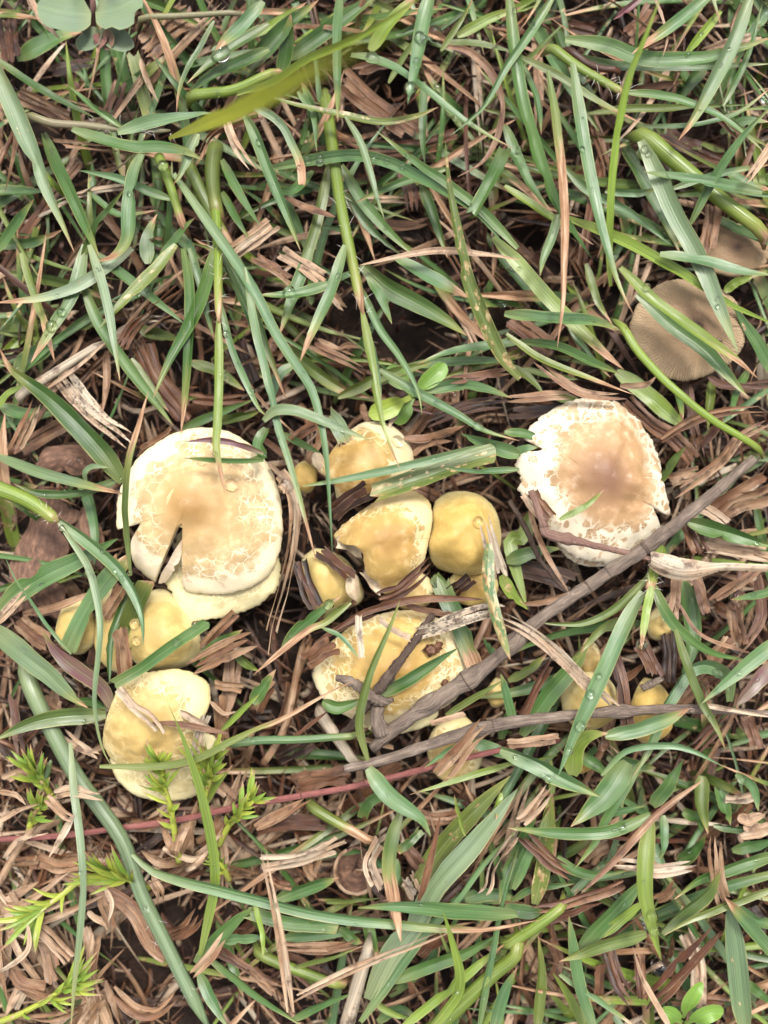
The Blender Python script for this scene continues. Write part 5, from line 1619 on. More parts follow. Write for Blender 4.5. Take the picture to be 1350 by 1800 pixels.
o_husk = ribbon(catmull(np.array([proj(u, v, z) for u, v, z in ((1142, 982, 166), (1165, 993, 172), (1200, 1003, 176), (1240, 1000, 178), (1275, 996, 180), (1320, 998, 182), (1400, 1000, 184))]), 22), [22, 30, 36, 38, 38, 37, 35, 30, 24, 18, 13, 12, 12, 12, 12, 12, 12, 12, 12, 12, 12, 12], shape='s', fold=-0.25, hue=0.93, les=0.6)
tag(make('dry_sheath', o_husk, M_DEAD), 'pale grey dry sheath sticking out from the end of the brown-pink culm', 'dry sheath')
twig('brown forked dry stalk in the shade left of the scaly white mushroom', [(895, 880, 70), (925, 930, 80), (950, 985, 84), (1000, 1045, 78)], [4, 5, 4, 2.5], M_DARKBARK, cat='dry stalk', name='dry_stalk', group=None)
twig('short broken twig end poking out above the small yellow caps', [(1128, 1210, 100), (1150, 1200, 104), (1165, 1192, 104)], [6, 6, 4], M_BARK)


# ------------------------------------------------------------------ traced leaves and shoots
GREENS, DEADS = [], []          # candidates for single leaves: dicts
SHOOT_LABELS = {
    'h1': 'centre grass shoot, a green culm with narrow leaves hanging over the middle caps',
    'h2': 'grass shoot with a bright culm whose leaf tip rests on the split cap',
    'h3': 'pale jointed grass shoot whose long blurred lime leaf rises toward the viewer',
    'h4': 'grass shoot from the left margin with a bowed leaf and a thin grey leaf',
    'h5': 'long purple-tinged culm running down beside the dark hole with one long level leaf',
    'h6': 'grass shoot with four leaves spreading from one knot, right of the small twig-crossed caps',
    'h7': 'yellow-green culm with a long arched leaf in the upper right corner'}
shoots = {}
for d in parse_trace():
    n = max(14, min(30, int(len(d['pts']) * 4)))
    zz = np.interp(np.linspace(0, 1, len(d['pts'])), np.linspace(0, 1, len(d['lev'])), [lift(x) for x in d['lev']])
    # a traced leaf follows its course; between the traced points it sags a little
    path = catmull(np.array([proj(u, v, z) for (u, v), z in zip(d['pts'], zz)]), n)
    kz = (HC - path[:, 2]) / HC
    path[:, 2] += np.array([3.0 * mnoise.noise((i * 0.35, d['w'], d['pts'][0][0] * 0.37)) for i in range(n)])
    mk, hue, word = COLOURS[d['colour']]
    hue = min(1.0, max(0.0, hue + (random.uniform(-0.05, 0.05) if mk != 'd' else random.uniform(-0.12, 0.12))))
    tip = d['tip'] or (random.choice([0.0, 0.03, 0.06, 0.1, 0.2]) if mk == 'g' else 0.0)
    if d['tube']:
        t = np.linspace(0, 1, n)
        path[:, 2] -= 46 * np.clip((0.12 - t) / 0.12, 0, 1) ** 2 + (46 * np.clip((t - 0.88) / 0.12, 0, 1) ** 2 if not d['shoot'] else 0)
        P = tube(path, d['w'] * 0.45 * kz * (1.05 - 0.25 * t) * np.clip(0.35 + t / 0.1, 0, 1) * np.clip(0.3 + (1 - t) / 0.1, 0, 1), sides=12, hue=hue, tip=tip, les=d['les'], flat=0.85)
    else:
        wide = d['w'] * kz * (0.80 if mk in 'gv' else 0.86)
        if d['colour'] == 'Z':
            P = ribbon(path, wide * np.interp(np.linspace(0, 1, n), [0, 0.12, 0.3, 1], [0.35, 0.6, 1, 1]), shape='p', fold=0.03, hue=hue, roll=face_roll(path))
        elif mk == 'd' and d['w'] > 17:
            P = shredded(path, wide, k=3 if d['w'] > 24 else 2, shape=d['shape'], fold=random.uniform(0.0, 0.35), twist=d['twist'], hue=hue, les=d['les'], roll=random.uniform(-0.4, 0.4), crumple=d['crumple'] + 0.2, wav=0.12)
        else:
            P = ribbon(path, wide, shape=d['shape'], fold=random.choice([random.uniform(0.08, 0.2), random.uniform(0.2, 0.42)]) if mk != 'd' else random.uniform(-0.1, 0.3), twist=d['twist'], hue=hue,
                   tip=tip, les=d['les'], roll=random.uniform(-0.3, 0.3) if d['roll'] is None else d['roll'], crumple=d['crumple'] + (0.25 if mk == 'd' else 0), wav=0.03 if mk == 'g' else 0.09)
    rec = dict(P=P, mat=MATS[mk], mk=mk, d=d, word=word, path=path, tube=d['tube'], label=d['label'], traced=True)
    if d['shoot']:
        shoots.setdefault(d['shoot'], []).append(rec)
    elif mk == 'd':
        DEADS.append(rec)
    else:
        GREENS.append(rec)
for h, recs in shoots.items():
    base = recs[0]['path'][0].copy()
    root = tag(empty('grass_shoot', base), SHOOT_LABELS[h], 'grass shoot')
    for r in recs:
        o = make('stem' if r['tube'] else 'leaf', r['P'], r['mat'], parent=root, porigin=base, sharp=0 if r['tube'] else 55)
    # white hairs at the knots
    hairs = []
    for r in recs:
        if r['tube']:
            for q in range(22):
                i = random.randrange(len(r['path']) // 2, len(r['path']))
                a = random.uniform(0, 2 * math.pi)
                L = random.uniform(6, 20)
                dr = (r['path'][i] - r['path'][i - 1]); dr /= np.linalg.norm(dr) + 1e-6
                p0 = r['path'][i] + np.array([math.cos(a), math.sin(a), 0.5]) * 6
                p1 = p0 + np.array([math.cos(a) * L, math.sin(a) * L, random.uniform(-4, 8)]) + dr * random.uniform(-10, 14)
                hairs.append(tube(catmull(np.array([p0, (p0 + p1) / 2 + np.array([0, 0, 3]), p1]), 5), np.array([0.3, 0.28, 0.22, 0.16, 0.08]), sides=4))
    if hairs:
        make('hairs', join(hairs), M_FUZZ, parent=root, porigin=base, sharp=0, reg=False)


# ------------------------------------------------------------------ small plants
def leafy(name, label, cat, base, stem_pts, leaves, mat, stem_r=4.0, group=None, stem_hue=0.7):
    """leaves: (points with z, width, shape, hue, fold)"""
    b = np.array(proj(*base))
    root = tag(empty(name, b), label, cat, group)
    if stem_pts:
        path = catmull(np.array([proj(*p) for p in stem_pts]), 16)
        make('stem', tube(path, np.linspace(stem_r, stem_r * 0.7, 16), sides=9, hue=stem_hue), mat, parent=root, porigin=b, sharp=0)
    for pts, w, shape, hue, fold in leaves:
        path = catmull(np.array([proj(*p) for p in pts]), 14)
        make('leaf', ribbon(path, w * (HC - path[:, 2]) / HC, shape=shape, hue=hue, fold=fold, tip=0.03 if shape == 'p' else 0.0, les=0.05), mat, parent=root, porigin=b)
    return root


M_ROUND = leaf_material('round_leaf', [(0.0, (0.12, 0.19, 0.115)), (0.5, (0.16, 0.20, 0.135)), (1.0, (0.19, 0.07, 0.075))], TIP, transl=0.2, stripe=0.06, rough=(0.55, 0.7), spec=0.3)
leafy('round_leaved_seedling', 'round-leaved seedling with a reddish heart in the top left corner', 'seedling', (165, 70, 60),
      [(165, 75, 60), (163, 40, 150), (164, 10, 196), (158, -40, 206)],
      [([(160, 22, 190), (118, 20, 205), (66, 8, 200)], 78, 'v', 0.25, 0.10), ([(168, 20, 190), (208, 12, 206), (248, -10, 200)], 76, 'v', 0.3, 0.10),
       ([(170, 48, 170), (158, 70, 178), (142, 78, 172), (138, 88, 166)], 40, 'v', 0.35, 0.2), ([(178, 50, 170), (205, 68, 176), (236, 82, 168)], 46, 'v', 0.5, 0.12),
       ([(176, 58, 178), (176, 72, 184), (172, 86, 180)], 24, 'v', 1.0, 0.25), ([(180, 56, 176), (190, 70, 182), (186, 88, 178)], 26, 'v', 0.95, 0.25)],
      M_ROUND, stem_r=6, stem_hue=0.95)
leafy('spoon_leaved_seedling', 'spoon-leaved green seedling just above the uppermost middle cap', 'seedling', (728, 700, 40), [(728, 702, 36), (726, 698, 70)],
      [([(722, 696, 72), (745, 676, 88), (768, 656, 92), (784, 640, 84)], 32, 'o', 0.25, 0.16), ([(722, 698, 72), (696, 712, 92), (672, 722, 96), (648, 728, 86)], 36, 'o', 0.75, 0.16),
       ([(724, 694, 70), (710, 676, 78), (694, 658, 76), (682, 645, 70)], 34, 'o', 0.15, 0.12), ([(726, 700, 68), (712, 724, 70), (692, 742, 62)], 30, 'o', 0.1, 0.12)], M_LIME, stem_r=3.5)
leafy('hairy_seedling', 'bright hairy-leaved seedling at the bottom edge in the right half', 'seedling', (1208, 1800, 40), [(1208, 1806, 34), (1206, 1796, 80)],
      [([(1200, 1790, 82), (1210, 1765, 110), (1224, 1742, 118), (1236, 1728, 112)], 27, 'o', 0.4, 0.14), ([(1204, 1800, 80), (1230, 1788, 108), (1252, 1780, 112), (1272, 1778, 104)], 30, 'o', 0.35, 0.14),
       ([(1200, 1798, 78), (1180, 1786, 92), (1160, 1776, 88)], 32, 'o', 0.3, 0.12), ([(1204, 1806, 78), (1190, 1830, 92), (1180, 1850, 84)], 30, 'o', 0.3, 0.12)], M_LIME, stem_r=3.5)


def sprig(label, stem_pts, rows, L=38, w=7.5, side=0.9, seed=1, brown=True):
    """Needle-leaved sprig: a stem with narrow bright leaves in pairs, denser at the tip."""
    r = random.Random(seed)
    path = catmull(np.array([proj(*p) for p in stem_pts]), 30)
    T, sd, nm = frames(path)
    leaves = []
    for q in range(int(rows * 4.6)):
        i = min(29, int(r.choice([r.uniform(10, 24), r.uniform(20, 30), 29])))
        a = r.uniform(-side, side) * (1.0 if i < 26 else 0.8)
        ln = L * 1.35 * r.uniform(0.5, 1.3) * (0.7 if i < 18 else 1.0)
        dr = T[i] * math.cos(a) + sd[i] * math.sin(a)
        el = r.uniform(-0.1, 1.3)
        p0 = path[i]
        p1 = p0 + dr * ln * 0.5 + np.array([0, 0, ln * 0.45 * el])
        p2 = p0 + dr * ln + np.array([0, 0, ln * (el * 0.75 - 0.15)])
        leaves.append((np.array([p0, p1, p2]), w * r.uniform(0.85, 1.4), r.uniform(0.5, 1.0)))
    b = path[0]
    root = tag(empty('needle_sprig', b), label, 'sprig', 'needle-leaved sprigs in the lower left')
    make('stem', tube(path, np.linspace(6, 3.5, 30), sides=8, hue=1.0, tip=0.0, les=0.9), M_LIME, parent=root, porigin=b, sharp=0)
    for pts, ww, hue in leaves:
        make('leaf', ribbon(catmull(pts, 9), ww * 0.8, hue=hue, fold=0.2, tip=r.choice([0.0, 0.08, 0.2])), M_LIME, parent=root, porigin=b)
    return root


sprig('needle-leaved sprig fanning out level beside the rim of the dark hole', [(262, 1560, 60), (245, 1556, 84), (225, 1545, 100), (200, 1535, 110)], 7, L=46, w=9, seed=3)
sprig('tall needle-leaved sprig standing in front of the lowest yellow cap', [(315, 1515, 60), (308, 1470, 84), (300, 1420, 104), (290, 1385, 116), (283, 1345, 130)], 9, L=30, w=8, seed=5)
sprig('needle-leaved sprig with white flecks leaning right of the tall one', [(385, 1485, 60), (400, 1455, 84), (418, 1430, 100), (440, 1405, 106)], 7, L=34, w=8, seed=7)
sprig('needle-leaved sprig between the tall one and the lowest cap, its leaves upright', [(352, 1425, 60), (362, 1395, 84), (370, 1365, 100), (374, 1335, 112)], 7, L=42, w=9, seed=9)
sprig('needle-leaved sprig near the left margin level with the pinkish runner', [(92, 1402, 56), (82, 1385, 76), (72, 1370, 90), (62, 1352, 98)], 7, L=36, w=8, seed=11)
sprig('needle-leaved sprig lying along a green stalk left of the dark hole', [(138, 1548, 70), (110, 1572, 88), (82, 1592, 96), (62, 1606, 92)], 7, L=40, w=9, seed=13, side=1.2)
sprig('needle-leaved sprig at the bottom left corner reaching toward the hole', [(-10, 1800, 70), (40, 1780, 88), (90, 1752, 100), (128, 1726, 98)], 7, L=44, w=9, seed=15)
sprig('small needle-leaved sprig hanging over the margin in the lower left corner', [(50, 1470, 60), (55, 1440, 70), (70, 1418, 80)], 5, L=30, w=8, seed=17)
sprig('small needle-leaved sprig low in the litter right of the dark hole', [(402, 1545, 50), (394, 1528, 66), (384, 1512, 76)], 4, L=26, w=6.5, seed=19)


def straw_tuft(label, c, spread, n, seed, L=(60, 150)):
    r = random.Random(seed)
    b = np.array(proj(c[0], c[1], 0))
    root = tag(empty('straw_tuft', b), label, 'straw tuft', 'dry straw tufts in the lower left corner')
    for q in range(n):
        a = math.radians(r.uniform(*spread))
        ln = r.uniform(*L)
        o = np.array([r.uniform(-12, 12), r.uniform(-12, 12), r.uniform(0, 50)])
        dr = np.array([math.cos(a), math.sin(a), 0])
        h = r.uniform(35, 95)
        bend = np.array([-dr[1], dr[0], 0]) * r.uniform(-0.25, 0.25) * ln
        path = catmull(np.array([b + o, b + o + dr * ln * 0.45 + np.array([0, 0, h]), b + o + dr * ln + bend + np.array([0, 0, h * r.uniform(0.2, 0.9)])]), 14)
        make('leaf', ribbon(path, r.uniform(7, 17), shape=r.choice('ppe'), fold=r.uniform(0.05, 0.4), hue=r.uniform(0.58, 0.85), les=0.1, roll=r.uniform(-0.5, 0.5), crumple=0.15), M_DEAD, parent=root, porigin=b)


straw_tuft('straw-gold tuft of dead leaves at the bottom edge below the dark hole', (185, 1740), (150, 330), 18, 21)
straw_tuft('buff tuft of dead leaves fanning from the left margin beside the stalk sprig', (8, 1580), (-95, 20), 18, 22, (70, 190))
straw_tuft('frayed brown tuft between the tall sprig and the red runner', (330, 1500), (20, 200), 12, 23, (40, 110))


# ------------------------------------------------------------------ turf between the traced leaves
def inside_cap(u, v, grow=6):
    for cu, cv, r, out, zr in CAPS:
        if zr < 50:
            continue
        dx = out[:, 0].max() - out[:, 0].min()
        if (u - cu) ** 2 / ((dx / 2 + grow) ** 2) + (v - cv) ** 2 / (((out[:, 1].max() - out[:, 1].min()) / 2 + grow) ** 2) < 1:
            return True
    return False


def hole_depth(u, v):
    return max((math.exp(-(((u - a) / rx) ** 2 + ((v - b) / ry) ** 2)) for a, b, rx, ry in HOLES), default=0)


def green_density(u, v):
    d = 0.75
    if v < 620: d = 1.0
    if v > 1000 and u < 480: d = 0.25
    if 1000 < v < 1400 and u > 900: d = 0.4
    if 480 < u < 900 and 1350 < v < 1560: d = 0.3
    if v > 1350 and u > 800: d = 1.0
    if 160 < u < 900 and 740 < v < 1420: d = 0.12
    return d


def filler(kind, i, region=None):
    """One leaf of the undergrowth somewhere in or just around the frame."""
    for _ in range(40):
        u, v = random.uniform(-230, 1580), random.uniform(-230, 2030)
        if region:
            u, v = random.uniform(region[0], region[2]), random.uniform(region[1], region[3])
        if hole_depth(u, v) > random.uniform(0.25, 0.9):
            continue
        if kind == 'g' and random.random() > green_density(u, v):
            continue
        break
    a = random.uniform(0, 2 * math.pi)
    if kind == 'g':
        L = random.choice([1, 1, 1, 0.6]) * random.uniform(150, 420)
        w = random.choice([random.uniform(5, 11), random.uniform(7, 18), random.uniform(9, 22)])
        z0, z1 = random.uniform(-50, -10), random.uniform(0, 72)
        bend = random.uniform(-0.7, 0.7)
    else:
        L = random.uniform(60, 300)
        w = random.choice([random.uniform(4, 9), random.uniform(4, 12), random.uniform(8, 22)])
        z0, z1 = random.uniform(-58, -20), random.uniform(-45, 25)
        bend = random.uniform(-0.55, 0.55)
        if region and len(region) > 4:
            z0, z1, L, w = random.uniform(-40, 0), random.uniform(20, 85), random.uniform(120, 330), random.uniform(6, 17)
    pts = []
    uu, vv = u, v
    for k in range(5):
        t = k / 4
        z = z0 + (z1 - z0) * math.sin(min(1.0, t * 1.25) * math.pi / 2) - (max(0, t - 0.7) ** 2) * 120
        pts.append((uu, vv, max(z, -58)))
        uu += math.cos(a + bend * t) * L / 4
        vv += math.sin(a + bend * t) * L / 4
    zmax = max(p[2] for p in pts)
    for p in pts:
        if inside_cap(p[0], p[1], 10) and (kind == 'g' or zmax > 10):
            return None
        if hole_depth(p[0], p[1]) > 0.6:
            return None
    path = catmull(np.array([proj(*p) for p in pts]), 11 if kind == 'g' else 9)
    if kind == 'g':
        code = random.choices('Gbmdoyq', (1, 3, 4, 3.5, 2.2, 2.0, 1.2))[0]
        mk, hue, word = COLOURS[code]
        P = ribbon(path, w, shape='p', fold=random.uniform(0.08, 0.42), hue=min(1, max(0, hue + random.uniform(-.06, .06))), tip=random.choice([0, 0.05, 0.1, 0.2, 0.5]),
                   les=random.choice([0.1, 0.1, 0.5, 0.8]), roll=random.uniform(-0.35, 0.35), twist=random.uniform(-0.5, 0.5))
    else:
        code = random.choices('nhpwrk', (3, 2.2, 2.2, 1.2, 1.6, 1.4))[0] if region else random.choices('krnhpw', (5.0, 4.0, 2.6, 0.6, 1.2, 0.6))[0]
        mk, hue, word = COLOURS[code]
        P = (ribbon if w < 13 else (lambda *x, **y: shredded(*x, k=2, **y)))(path, w, shape=random.choice('speep'), fold=random.uniform(-0.25, 0.35), hue=min(1, max(0, hue + random.uniform(-.15, .15))), les=random.choice([0.1, 0.2, 0.6]),
                   roll=random.uniform(-0.6, 0.6), twist=random.choice([0, 0, 0.8, -0.8, 2.0]), crumple=random.choice([0.1, 0.2, 0.4]), wav=0.12)
    d = dict(colour=code, w=w, pts=np.array([(p[0], p[1]) for p in pts]), lev=[0], sq='')
    return dict(P=P, mat=MATS[mk], mk=mk, d=d, word=word, path=path, tube=False, label='', traced=False)


for i in range(820):
    f = filler('g', i)
    if f: GREENS.append(f)
for i in range(1500):
    f = filler('d', i)
    if f: DEADS.append(f)

for reg, num in (((-60, -60, 1400, 640, 'high'), 95), ((600, 1350, 1400, 1850, 'high'), 35), ((-60, 1330, 470, 1830), 170), ((430, 1400, 760, 1560), 50), ((1100, 880, 1400, 1330), 60), ((180, 470, 480, 720), 25)):
    for i in range(num):
        f = filler('d', i, reg)
        if f: DEADS.append(f)

# fine fibres and crumbled bits of thatch: nobody could count them
bits = []
for i in range(11000):
    u, v = random.uniform(-230, 1580), random.uniform(-230, 2030)
    if hole_depth(u, v) > random.uniform(0.35, 1.0):
        continue
    a, L = random.uniform(0, 2 * math.pi), random.choice([random.uniform(14, 40), random.uniform(30, 110)])
    z = random.choice([random.uniform(-60, -22), random.uniform(-45, 15)])
    if inside_cap(u, v, 14): z = min(z, -20)
    b = random.uniform(-0.8, 0.8)
    pts = [(u, v, z), (u + math.cos(a) * L / 2, v + math.sin(a) * L / 2, z + random.uniform(-4, 12)), (u + math.cos(a) * L / 2 + math.cos(a + b) * L / 2, v + math.sin(a) * L / 2 + math.sin(a + b) * L / 2, z + random.uniform(-8, 6))]
    path = catmull(np.array([proj(*p) for p in pts]), 6)
    bits.append(ribbon(path, random.choice([random.uniform(1.5, 4), random.uniform(2, 5), random.uniform(4, 11)]), shape=random.choice('se'), cheap=True, fold=random.uniform(-.3, .3), hue=random.choice([0.03, 0.08, 0.15, 0.22, 0.3, 0.4, 0.5, 0.65, 0.85]),
                       roll=random.uniform(-1, 1), crumple=0.2))
P = join(bits)
tag(make('thatch_litter', P, M_DEAD, sharp=0, reg=False), 'fine brown fibres and crumbs of dead grass covering the soil', 'litter', kind='stuff')

# ------------------------------------------------------------------ what shows: the leaves that show largest become things of their own
cand = GREENS + DEADS
VV, FF, own = [], [], []
off = 0
for k, r in enumerate(cand):
    VV.append(r['P'].V)
    fs = clean_faces(r['P'].F)
    FF += [[q + off for q in f] for f in fs]
    own += [k] * len(fs)
    off += len(r['P'].V)
for P, o in REG:
    VV.append(P.V)
    fs = clean_faces(P.F)
    FF += [[q + off for q in f] for f in fs]
    own += [-1] * len(fs)
    off += len(P.V)
BVH = BVHTree.FromPolygons(np.vstack(VV).tolist(), FF)
own = np.array(own)
hits = np.zeros(len(cand), int)
EYE = Vector((0, 0, HC))
for v in range(3, 1800, 6):
    for u in range(3, 1350, 6):
        dr = Vector((u - 675.0, 900.0 - v, -HC)).normalized()
        loc, nor, idx, dist = BVH.ray_cast(EYE, dr)
        if idx is not None and own[idx] >= 0:
            hits[own[idx]] += 1
for k, r in enumerate(cand):
    r['hits'] = int(hits[k])

LANDMARKS = [('the split cap', 350, 900), ('the streaky brown cap', 1210, 578), ('the scaly white cap', 1045, 845), ('the torn ochre cap', 680, 950), ('the twig-crossed cap', 690, 1165),
             ('the lowest yellow cap', 278, 1270), ('the spoon-leaved seedling', 725, 690), ('the round-leaved seedling', 165, 45), ('the blurred lime leaf', 560, 120), ('the straw V', 500, 1740),
             ('the empty husk', 625, 1530), ('the dark hole', 285, 1640), ('the big hanging drop', 1157, 1697), ('the thin upright lime leaf', 1095, 220), ('the small yellow caps', 1090, 1240),
             ('the broad spotted leaf', 60, 270), ('the hairy seedling', 1210, 1785), ('the olive gnawed leaf', 790, 330), ('the wood chip', 75, 970), ('the spindle-shaped dead leaf', 1150, 1525),
             ('the hoop-shaped leaf', 1250, 1180), ('the straw-gold husk', 1290, 880), ('the short broken twig', 1150, 1200), ('the dark hollow', 740, 585)]
ORD = ['', 'second ', 'third ', 'fourth ', 'fifth ', 'sixth ', 'seventh ', 'eighth ', 'ninth ', 'tenth ', 'eleventh ', 'twelfth ']


def where(u, v):
    nm, lu, lv = min(LANDMARKS, key=lambda L: (L[1] - u) ** 2 + (L[2] - v) ** 2)
    dx, dy = u - lu, v - lv
    if abs(dx) > abs(dy):
        side = 'right of' if dx > 0 else 'left of'
    else:
        side = 'below' if dy > 0 else 'above'
    return nm, side, math.hypot(dx, dy)


def auto_labels(recs, noun):
    buckets = {}
    for r in recs:
        if r['label']:
            continue
        pts = r['d']['pts']
        inf = pts[(pts[:, 0] > 0) & (pts[:, 0] < 1350) & (pts[:, 1] > 0) & (pts[:, 1] < 1800)]
        c = (inf if len(inf) else pts).mean(0)
        nm, side, dist = where(*c)
        w = r['d']['w']
        size = 'slim' if w < 17 else ('wide' if w > 30 else '')
        L = np.linalg.norm(np.diff(pts, axis=0), axis=1).sum()
        chord = np.linalg.norm(pts[-1] - pts[0])
        form = 'bent' if chord < 0.9 * L else ('short' if L < 110 else ('long' if L > 280 else 'straight'))
        buckets.setdefault((size, form, r['word'], nm, side), []).append((dist, r))
    for (size, form, word, nm, side), rows in buckets.items():
        rows.sort(key=lambda x: x[0])
        for i, (dist, r) in enumerate(rows):
            o = '' if len(rows) == 1 else (ORD[i] if i < len(ORD) else 'further ') + 'nearest '
            art = ' '.join(x for x in (size, form, word, noun) if x)
            r['label'] = f"{art}, {o}{side} {nm}" if o else f"{art} lying {side} {nm}"


def split_things(recs, most):
    recs = sorted(recs, key=lambda r: -r['hits'] - (5 if r['label'] else 0))
    one = [r for r in recs[:most] if r['hits'] >= 3]
    ids = {id(r) for r in one}
    return one, [r for r in recs if id(r) not in ids]


g1, g2 = split_things(GREENS, 298)
d1, d2 = split_things(DEADS, 298)
auto_labels(g1, 'grass leaf')
auto_labels(d1, 'dead leaf')
for recs, name, cat, grp in ((g1, 'grass_leaf', 'grass leaf', 'living grass leaves around the mushrooms'), (d1, 'dead_leaf', 'dead leaf', 'dead grass leaves in the litter')):
    for r in recs:
        o = make(name, r['P'], r['mat'], sharp=0 if r['tube'] else 55, reg=False)
        tag(o, r['label'], cat, grp)
for recs, name, lab, cat in ((g2, 'grass', 'low green grass filling the gaps between the larger leaves', 'grass'), (d2, 'dead_grass_thatch', 'brown layer of dead grass leaves lying on the soil', 'thatch')):
    for key, suffix in (('g', ''), ('d', ''), ('v', '')):
        sel = [r for r in recs if r['mk'] == key]
        if sel:
            tag(make(name, join([r['P'] for r in sel]), MATS[key], reg=False), lab, cat, kind='stuff')


# ------------------------------------------------------------------ drops of water
DROPS = '''
A1 1163,285,42 780,870,26 860,880,24 650,825,16 275,800,10
A2 858,200,24 890,215,20 952,172,36 848,325,15 910,195,12 840,365,9 740,28,26 815,475,30 953,468,20 1015,595,25 1055,627,16 612,322,30 1310,752,32 720,745,16 790,785,11 800,820,13 838,820,9 275,842,21 338,832,18 338,868,20 622,845,15 690,845,15 775,875,13 640,822,9 465,378,18 400,380,14 595,815,14 20,750,15 1055,20,30
A3 365,790,14 358,412,12 310,612,12 1338,525,24 1345,100,40 40,790,14 700,790,18 725,812,14 105,128,12
B1 270,370,26 325,302,20 730,210,12 1055,372,12 1122,484,16 1190,412,16 1178,490,8 1185,570,6 1128,655,12 1165,628,7 1150,600,6 1178,712,9 1240,485,13 1280,708,18 1335,715,14 1260,575,10 990,225,8 370,1083,16 420,1080,18 1062,1088,20 1215,1212,30 1130,1045,12 740,755,8 240,1265,8 345,1235,10 1340,805,18
B2 175,195,29 278,224,25 615,366,17 638,578,13 708,535,20 736,567,16 675,736,27 735,985,28 672,460,9 1168,906,23 1285,258,28 1325,332,20 160,1225,34 470,125,14 610,435,7 1040,725,14 1310,700,16 70,320,9 1260,985,12 945,1070,8 5,715,14
B3 435,348,6 495,346,9 380,320,7 713,162,17 716,228,6 1272,645,30 605,478,28 500,400,18 545,10,18 1088,445,16 580,415,14 850,25,10 820,1110,10
C1 330,88,16 545,200,12 468,320,15 685,320,13 640,355,14 935,685,18 1030,590,16 720,590,24 732,680,22 525,1100,14 445,1105,10 222,385,10 600,320,12 500,340,9
C2 390,490,24 178,650,10 1165,55,26 1210,240,12 1240,820,0
C3 370,1130,24 455,865,15 400,1110,15 685,702,26 665,545,20 1175,447,34 490,550,9 375,708,10 945,1040,16 470,1218,30 1138,935,14 895,915,8 1285,880,14 1075,855,22 800,560,8 950,460,18 340,690,14 1045,1075,9 300,1260,20 410,960,22
D1 1320,1235,20 770,740,16 240,0,0
D2 1317,45,32 45,972,16 867,712,10 1290,905,18 525,828,8 360,855,10
D3 680,760,20 748,775,24 690,840,20 758,852,24 655,705,16 772,1040,44 578,315,18 165,45,14 192,62,20 720,222,26 1215,65,18 505,1222,20 740,235,14 1205,85,10 20,325,14
'''


def drop_mesh():
    me = bpy.data.meshes.new('water_drop')
    V, F = [], []
    nu, nv = 24, 14
    for j in range(nv + 1):
        ph = math.pi * j / nv
        for i in range(nu):
            a = i / nu * 2 * math.pi
            z = math.cos(ph)
            V.append((math.sin(ph) * math.cos(a), math.sin(ph) * math.sin(a), z * (0.92 if z > 0 else 0.7)))
    for j in range(nv):
        for i in range(nu):
            F.append((j * nu + i, (j + 1) * nu + i, (j + 1) * nu + (i + 1) % nu, j * nu + (i + 1) % nu))
    me.from_pydata(V, [], F)
    import bmesh
    bm = bmesh.new(); bm.from_mesh(me)
    bmesh.ops.remove_doubles(bm, verts=bm.verts, dist=1e-5)
    bmesh.ops.recalc_face_normals(bm, faces=bm.faces)
    bm.to_mesh(me); bm.free()
    me.polygons.foreach_set('use_smooth', [True] * len(me.polygons))
    me.materials.append(M_WATER)
    return me


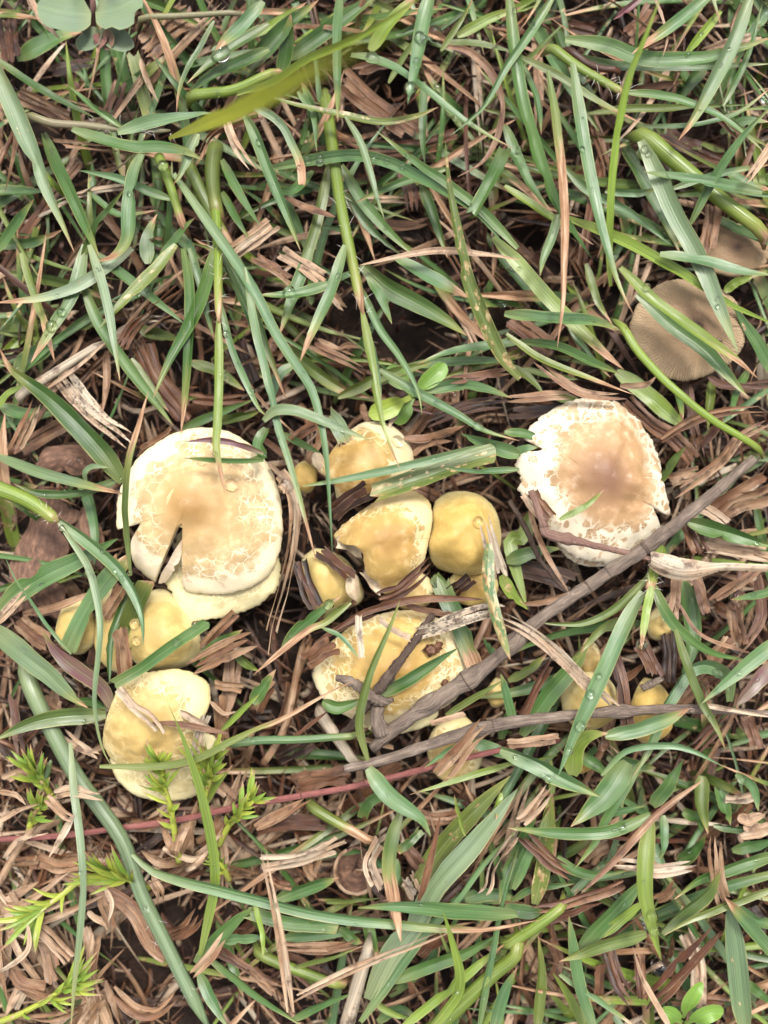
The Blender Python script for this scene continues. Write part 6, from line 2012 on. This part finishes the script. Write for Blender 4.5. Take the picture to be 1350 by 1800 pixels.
dm = drop_mesh()
drops = []
for ln in DROPS.strip().splitlines():
    sq, *items = ln.split()
    ox, oy = SQUARES[sq]
    for it in items:
        x, y, r = [float(q) for q in it.split(',')]
        r *= 1.2
        if r < 5:
            continue
        u, v, r = ox + x / 3, oy + y / 3, r / 3
        dr = Vector((u - 675.0, 900.0 - v, -HC)).normalized()
        loc, nor, idx, dist = BVH.ray_cast(EYE, dr)
        if loc is None or loc.z > 400:
            continue
        if loc.z < -40:
            continue
        k = (HC - loc.z) / HC
        rr = r * k
        nz = Vector(nor)
        if nz.z < 0: nz = -nz
        p = loc + nz * rr * 0.42
        drops.append((u, v, r, p, rr, nz))
n0 = len(drops)
wet = [q for q in g1 if q['traced'] and q['d']['colour'] in 'Gbmy' and q['hits'] > 12]
for q in range(900):
    if len(drops) >= min(n0 + 170, 296):
        break
    rec = random.choice(wet)
    a = rec['path'][random.randrange(3, len(rec['path']) - 1)]
    a = a + np.array([random.uniform(-6, 6), random.uniform(-6, 6), 0])
    k = (HC - a[2]) / HC
    u, v = a[0] / k + 675, 900 - a[1] / k
    if not (5 < u < 1345 and 5 < v < 1795):
        continue
    loc, nor, idx, dist = BVH.ray_cast(EYE, Vector((u - 675.0, 900.0 - v, -HC)).normalized())
    if loc is None or own[idx] < 0 or cand[own[idx]]['mk'] != 'g' or not 0 < loc.z < 380:
        continue
    r = random.choice([1.8, 2.2, 2.8, 3.6, 4.5])
    nz = Vector(nor)
    if nz.z < 0: nz = -nz
    rr = r * (HC - loc.z) / HC
    drops.append((u, v, r, loc + nz * rr * 0.42, rr, nz))
for j, (u, v, r, p, rr, nz) in enumerate(drops):
    o = bpy.data.objects.new('water_drop', dm)
    COL.objects.link(o)
    o.location = p * S
    o.scale = (rr * S, rr * S, rr * S)
    o.rotation_mode = 'QUATERNION'
    o.rotation_quaternion = Vector((0, 0, 1)).rotation_difference(nz)
    nm, side, dist = where(u, v)
    tag(o, None, 'water drop', 'drops of water on the grass')
    o['label'] = ''
buckets = {}
for o, (u, v, r, p, rr, nz) in zip([x for x in COL.objects if x.name.startswith('water_drop')], drops):
    pass
objs = sorted([x for x in COL.objects if x.name.startswith('water_drop')], key=lambda x: x.name)
for o, (u, v, r, p, rr, nz) in zip(objs, drops):
    nm, side, dist = where(u, v)
    size = 'large' if r > 8 else ('tiny' if r < 4 else 'small')
    buckets.setdefault((size, nm, side), []).append((dist, o))
for (size, nm, side), rows in buckets.items():
    rows.sort(key=lambda x: x[0])
    for i, (dist, o) in enumerate(rows):
        q = '' if len(rows) == 1 else (ORD[i] if i < len(ORD) else 'further ') + 'nearest '
        o['label'] = f"{size} clear water drop, {q}{side} {nm}" if q else f"{size} clear water drop {side} {nm}"

print('things', len(g1), len(d1), 'rest', len(g2), len(d2), 'drops', len(drops), 'objects', len(COL.objects))
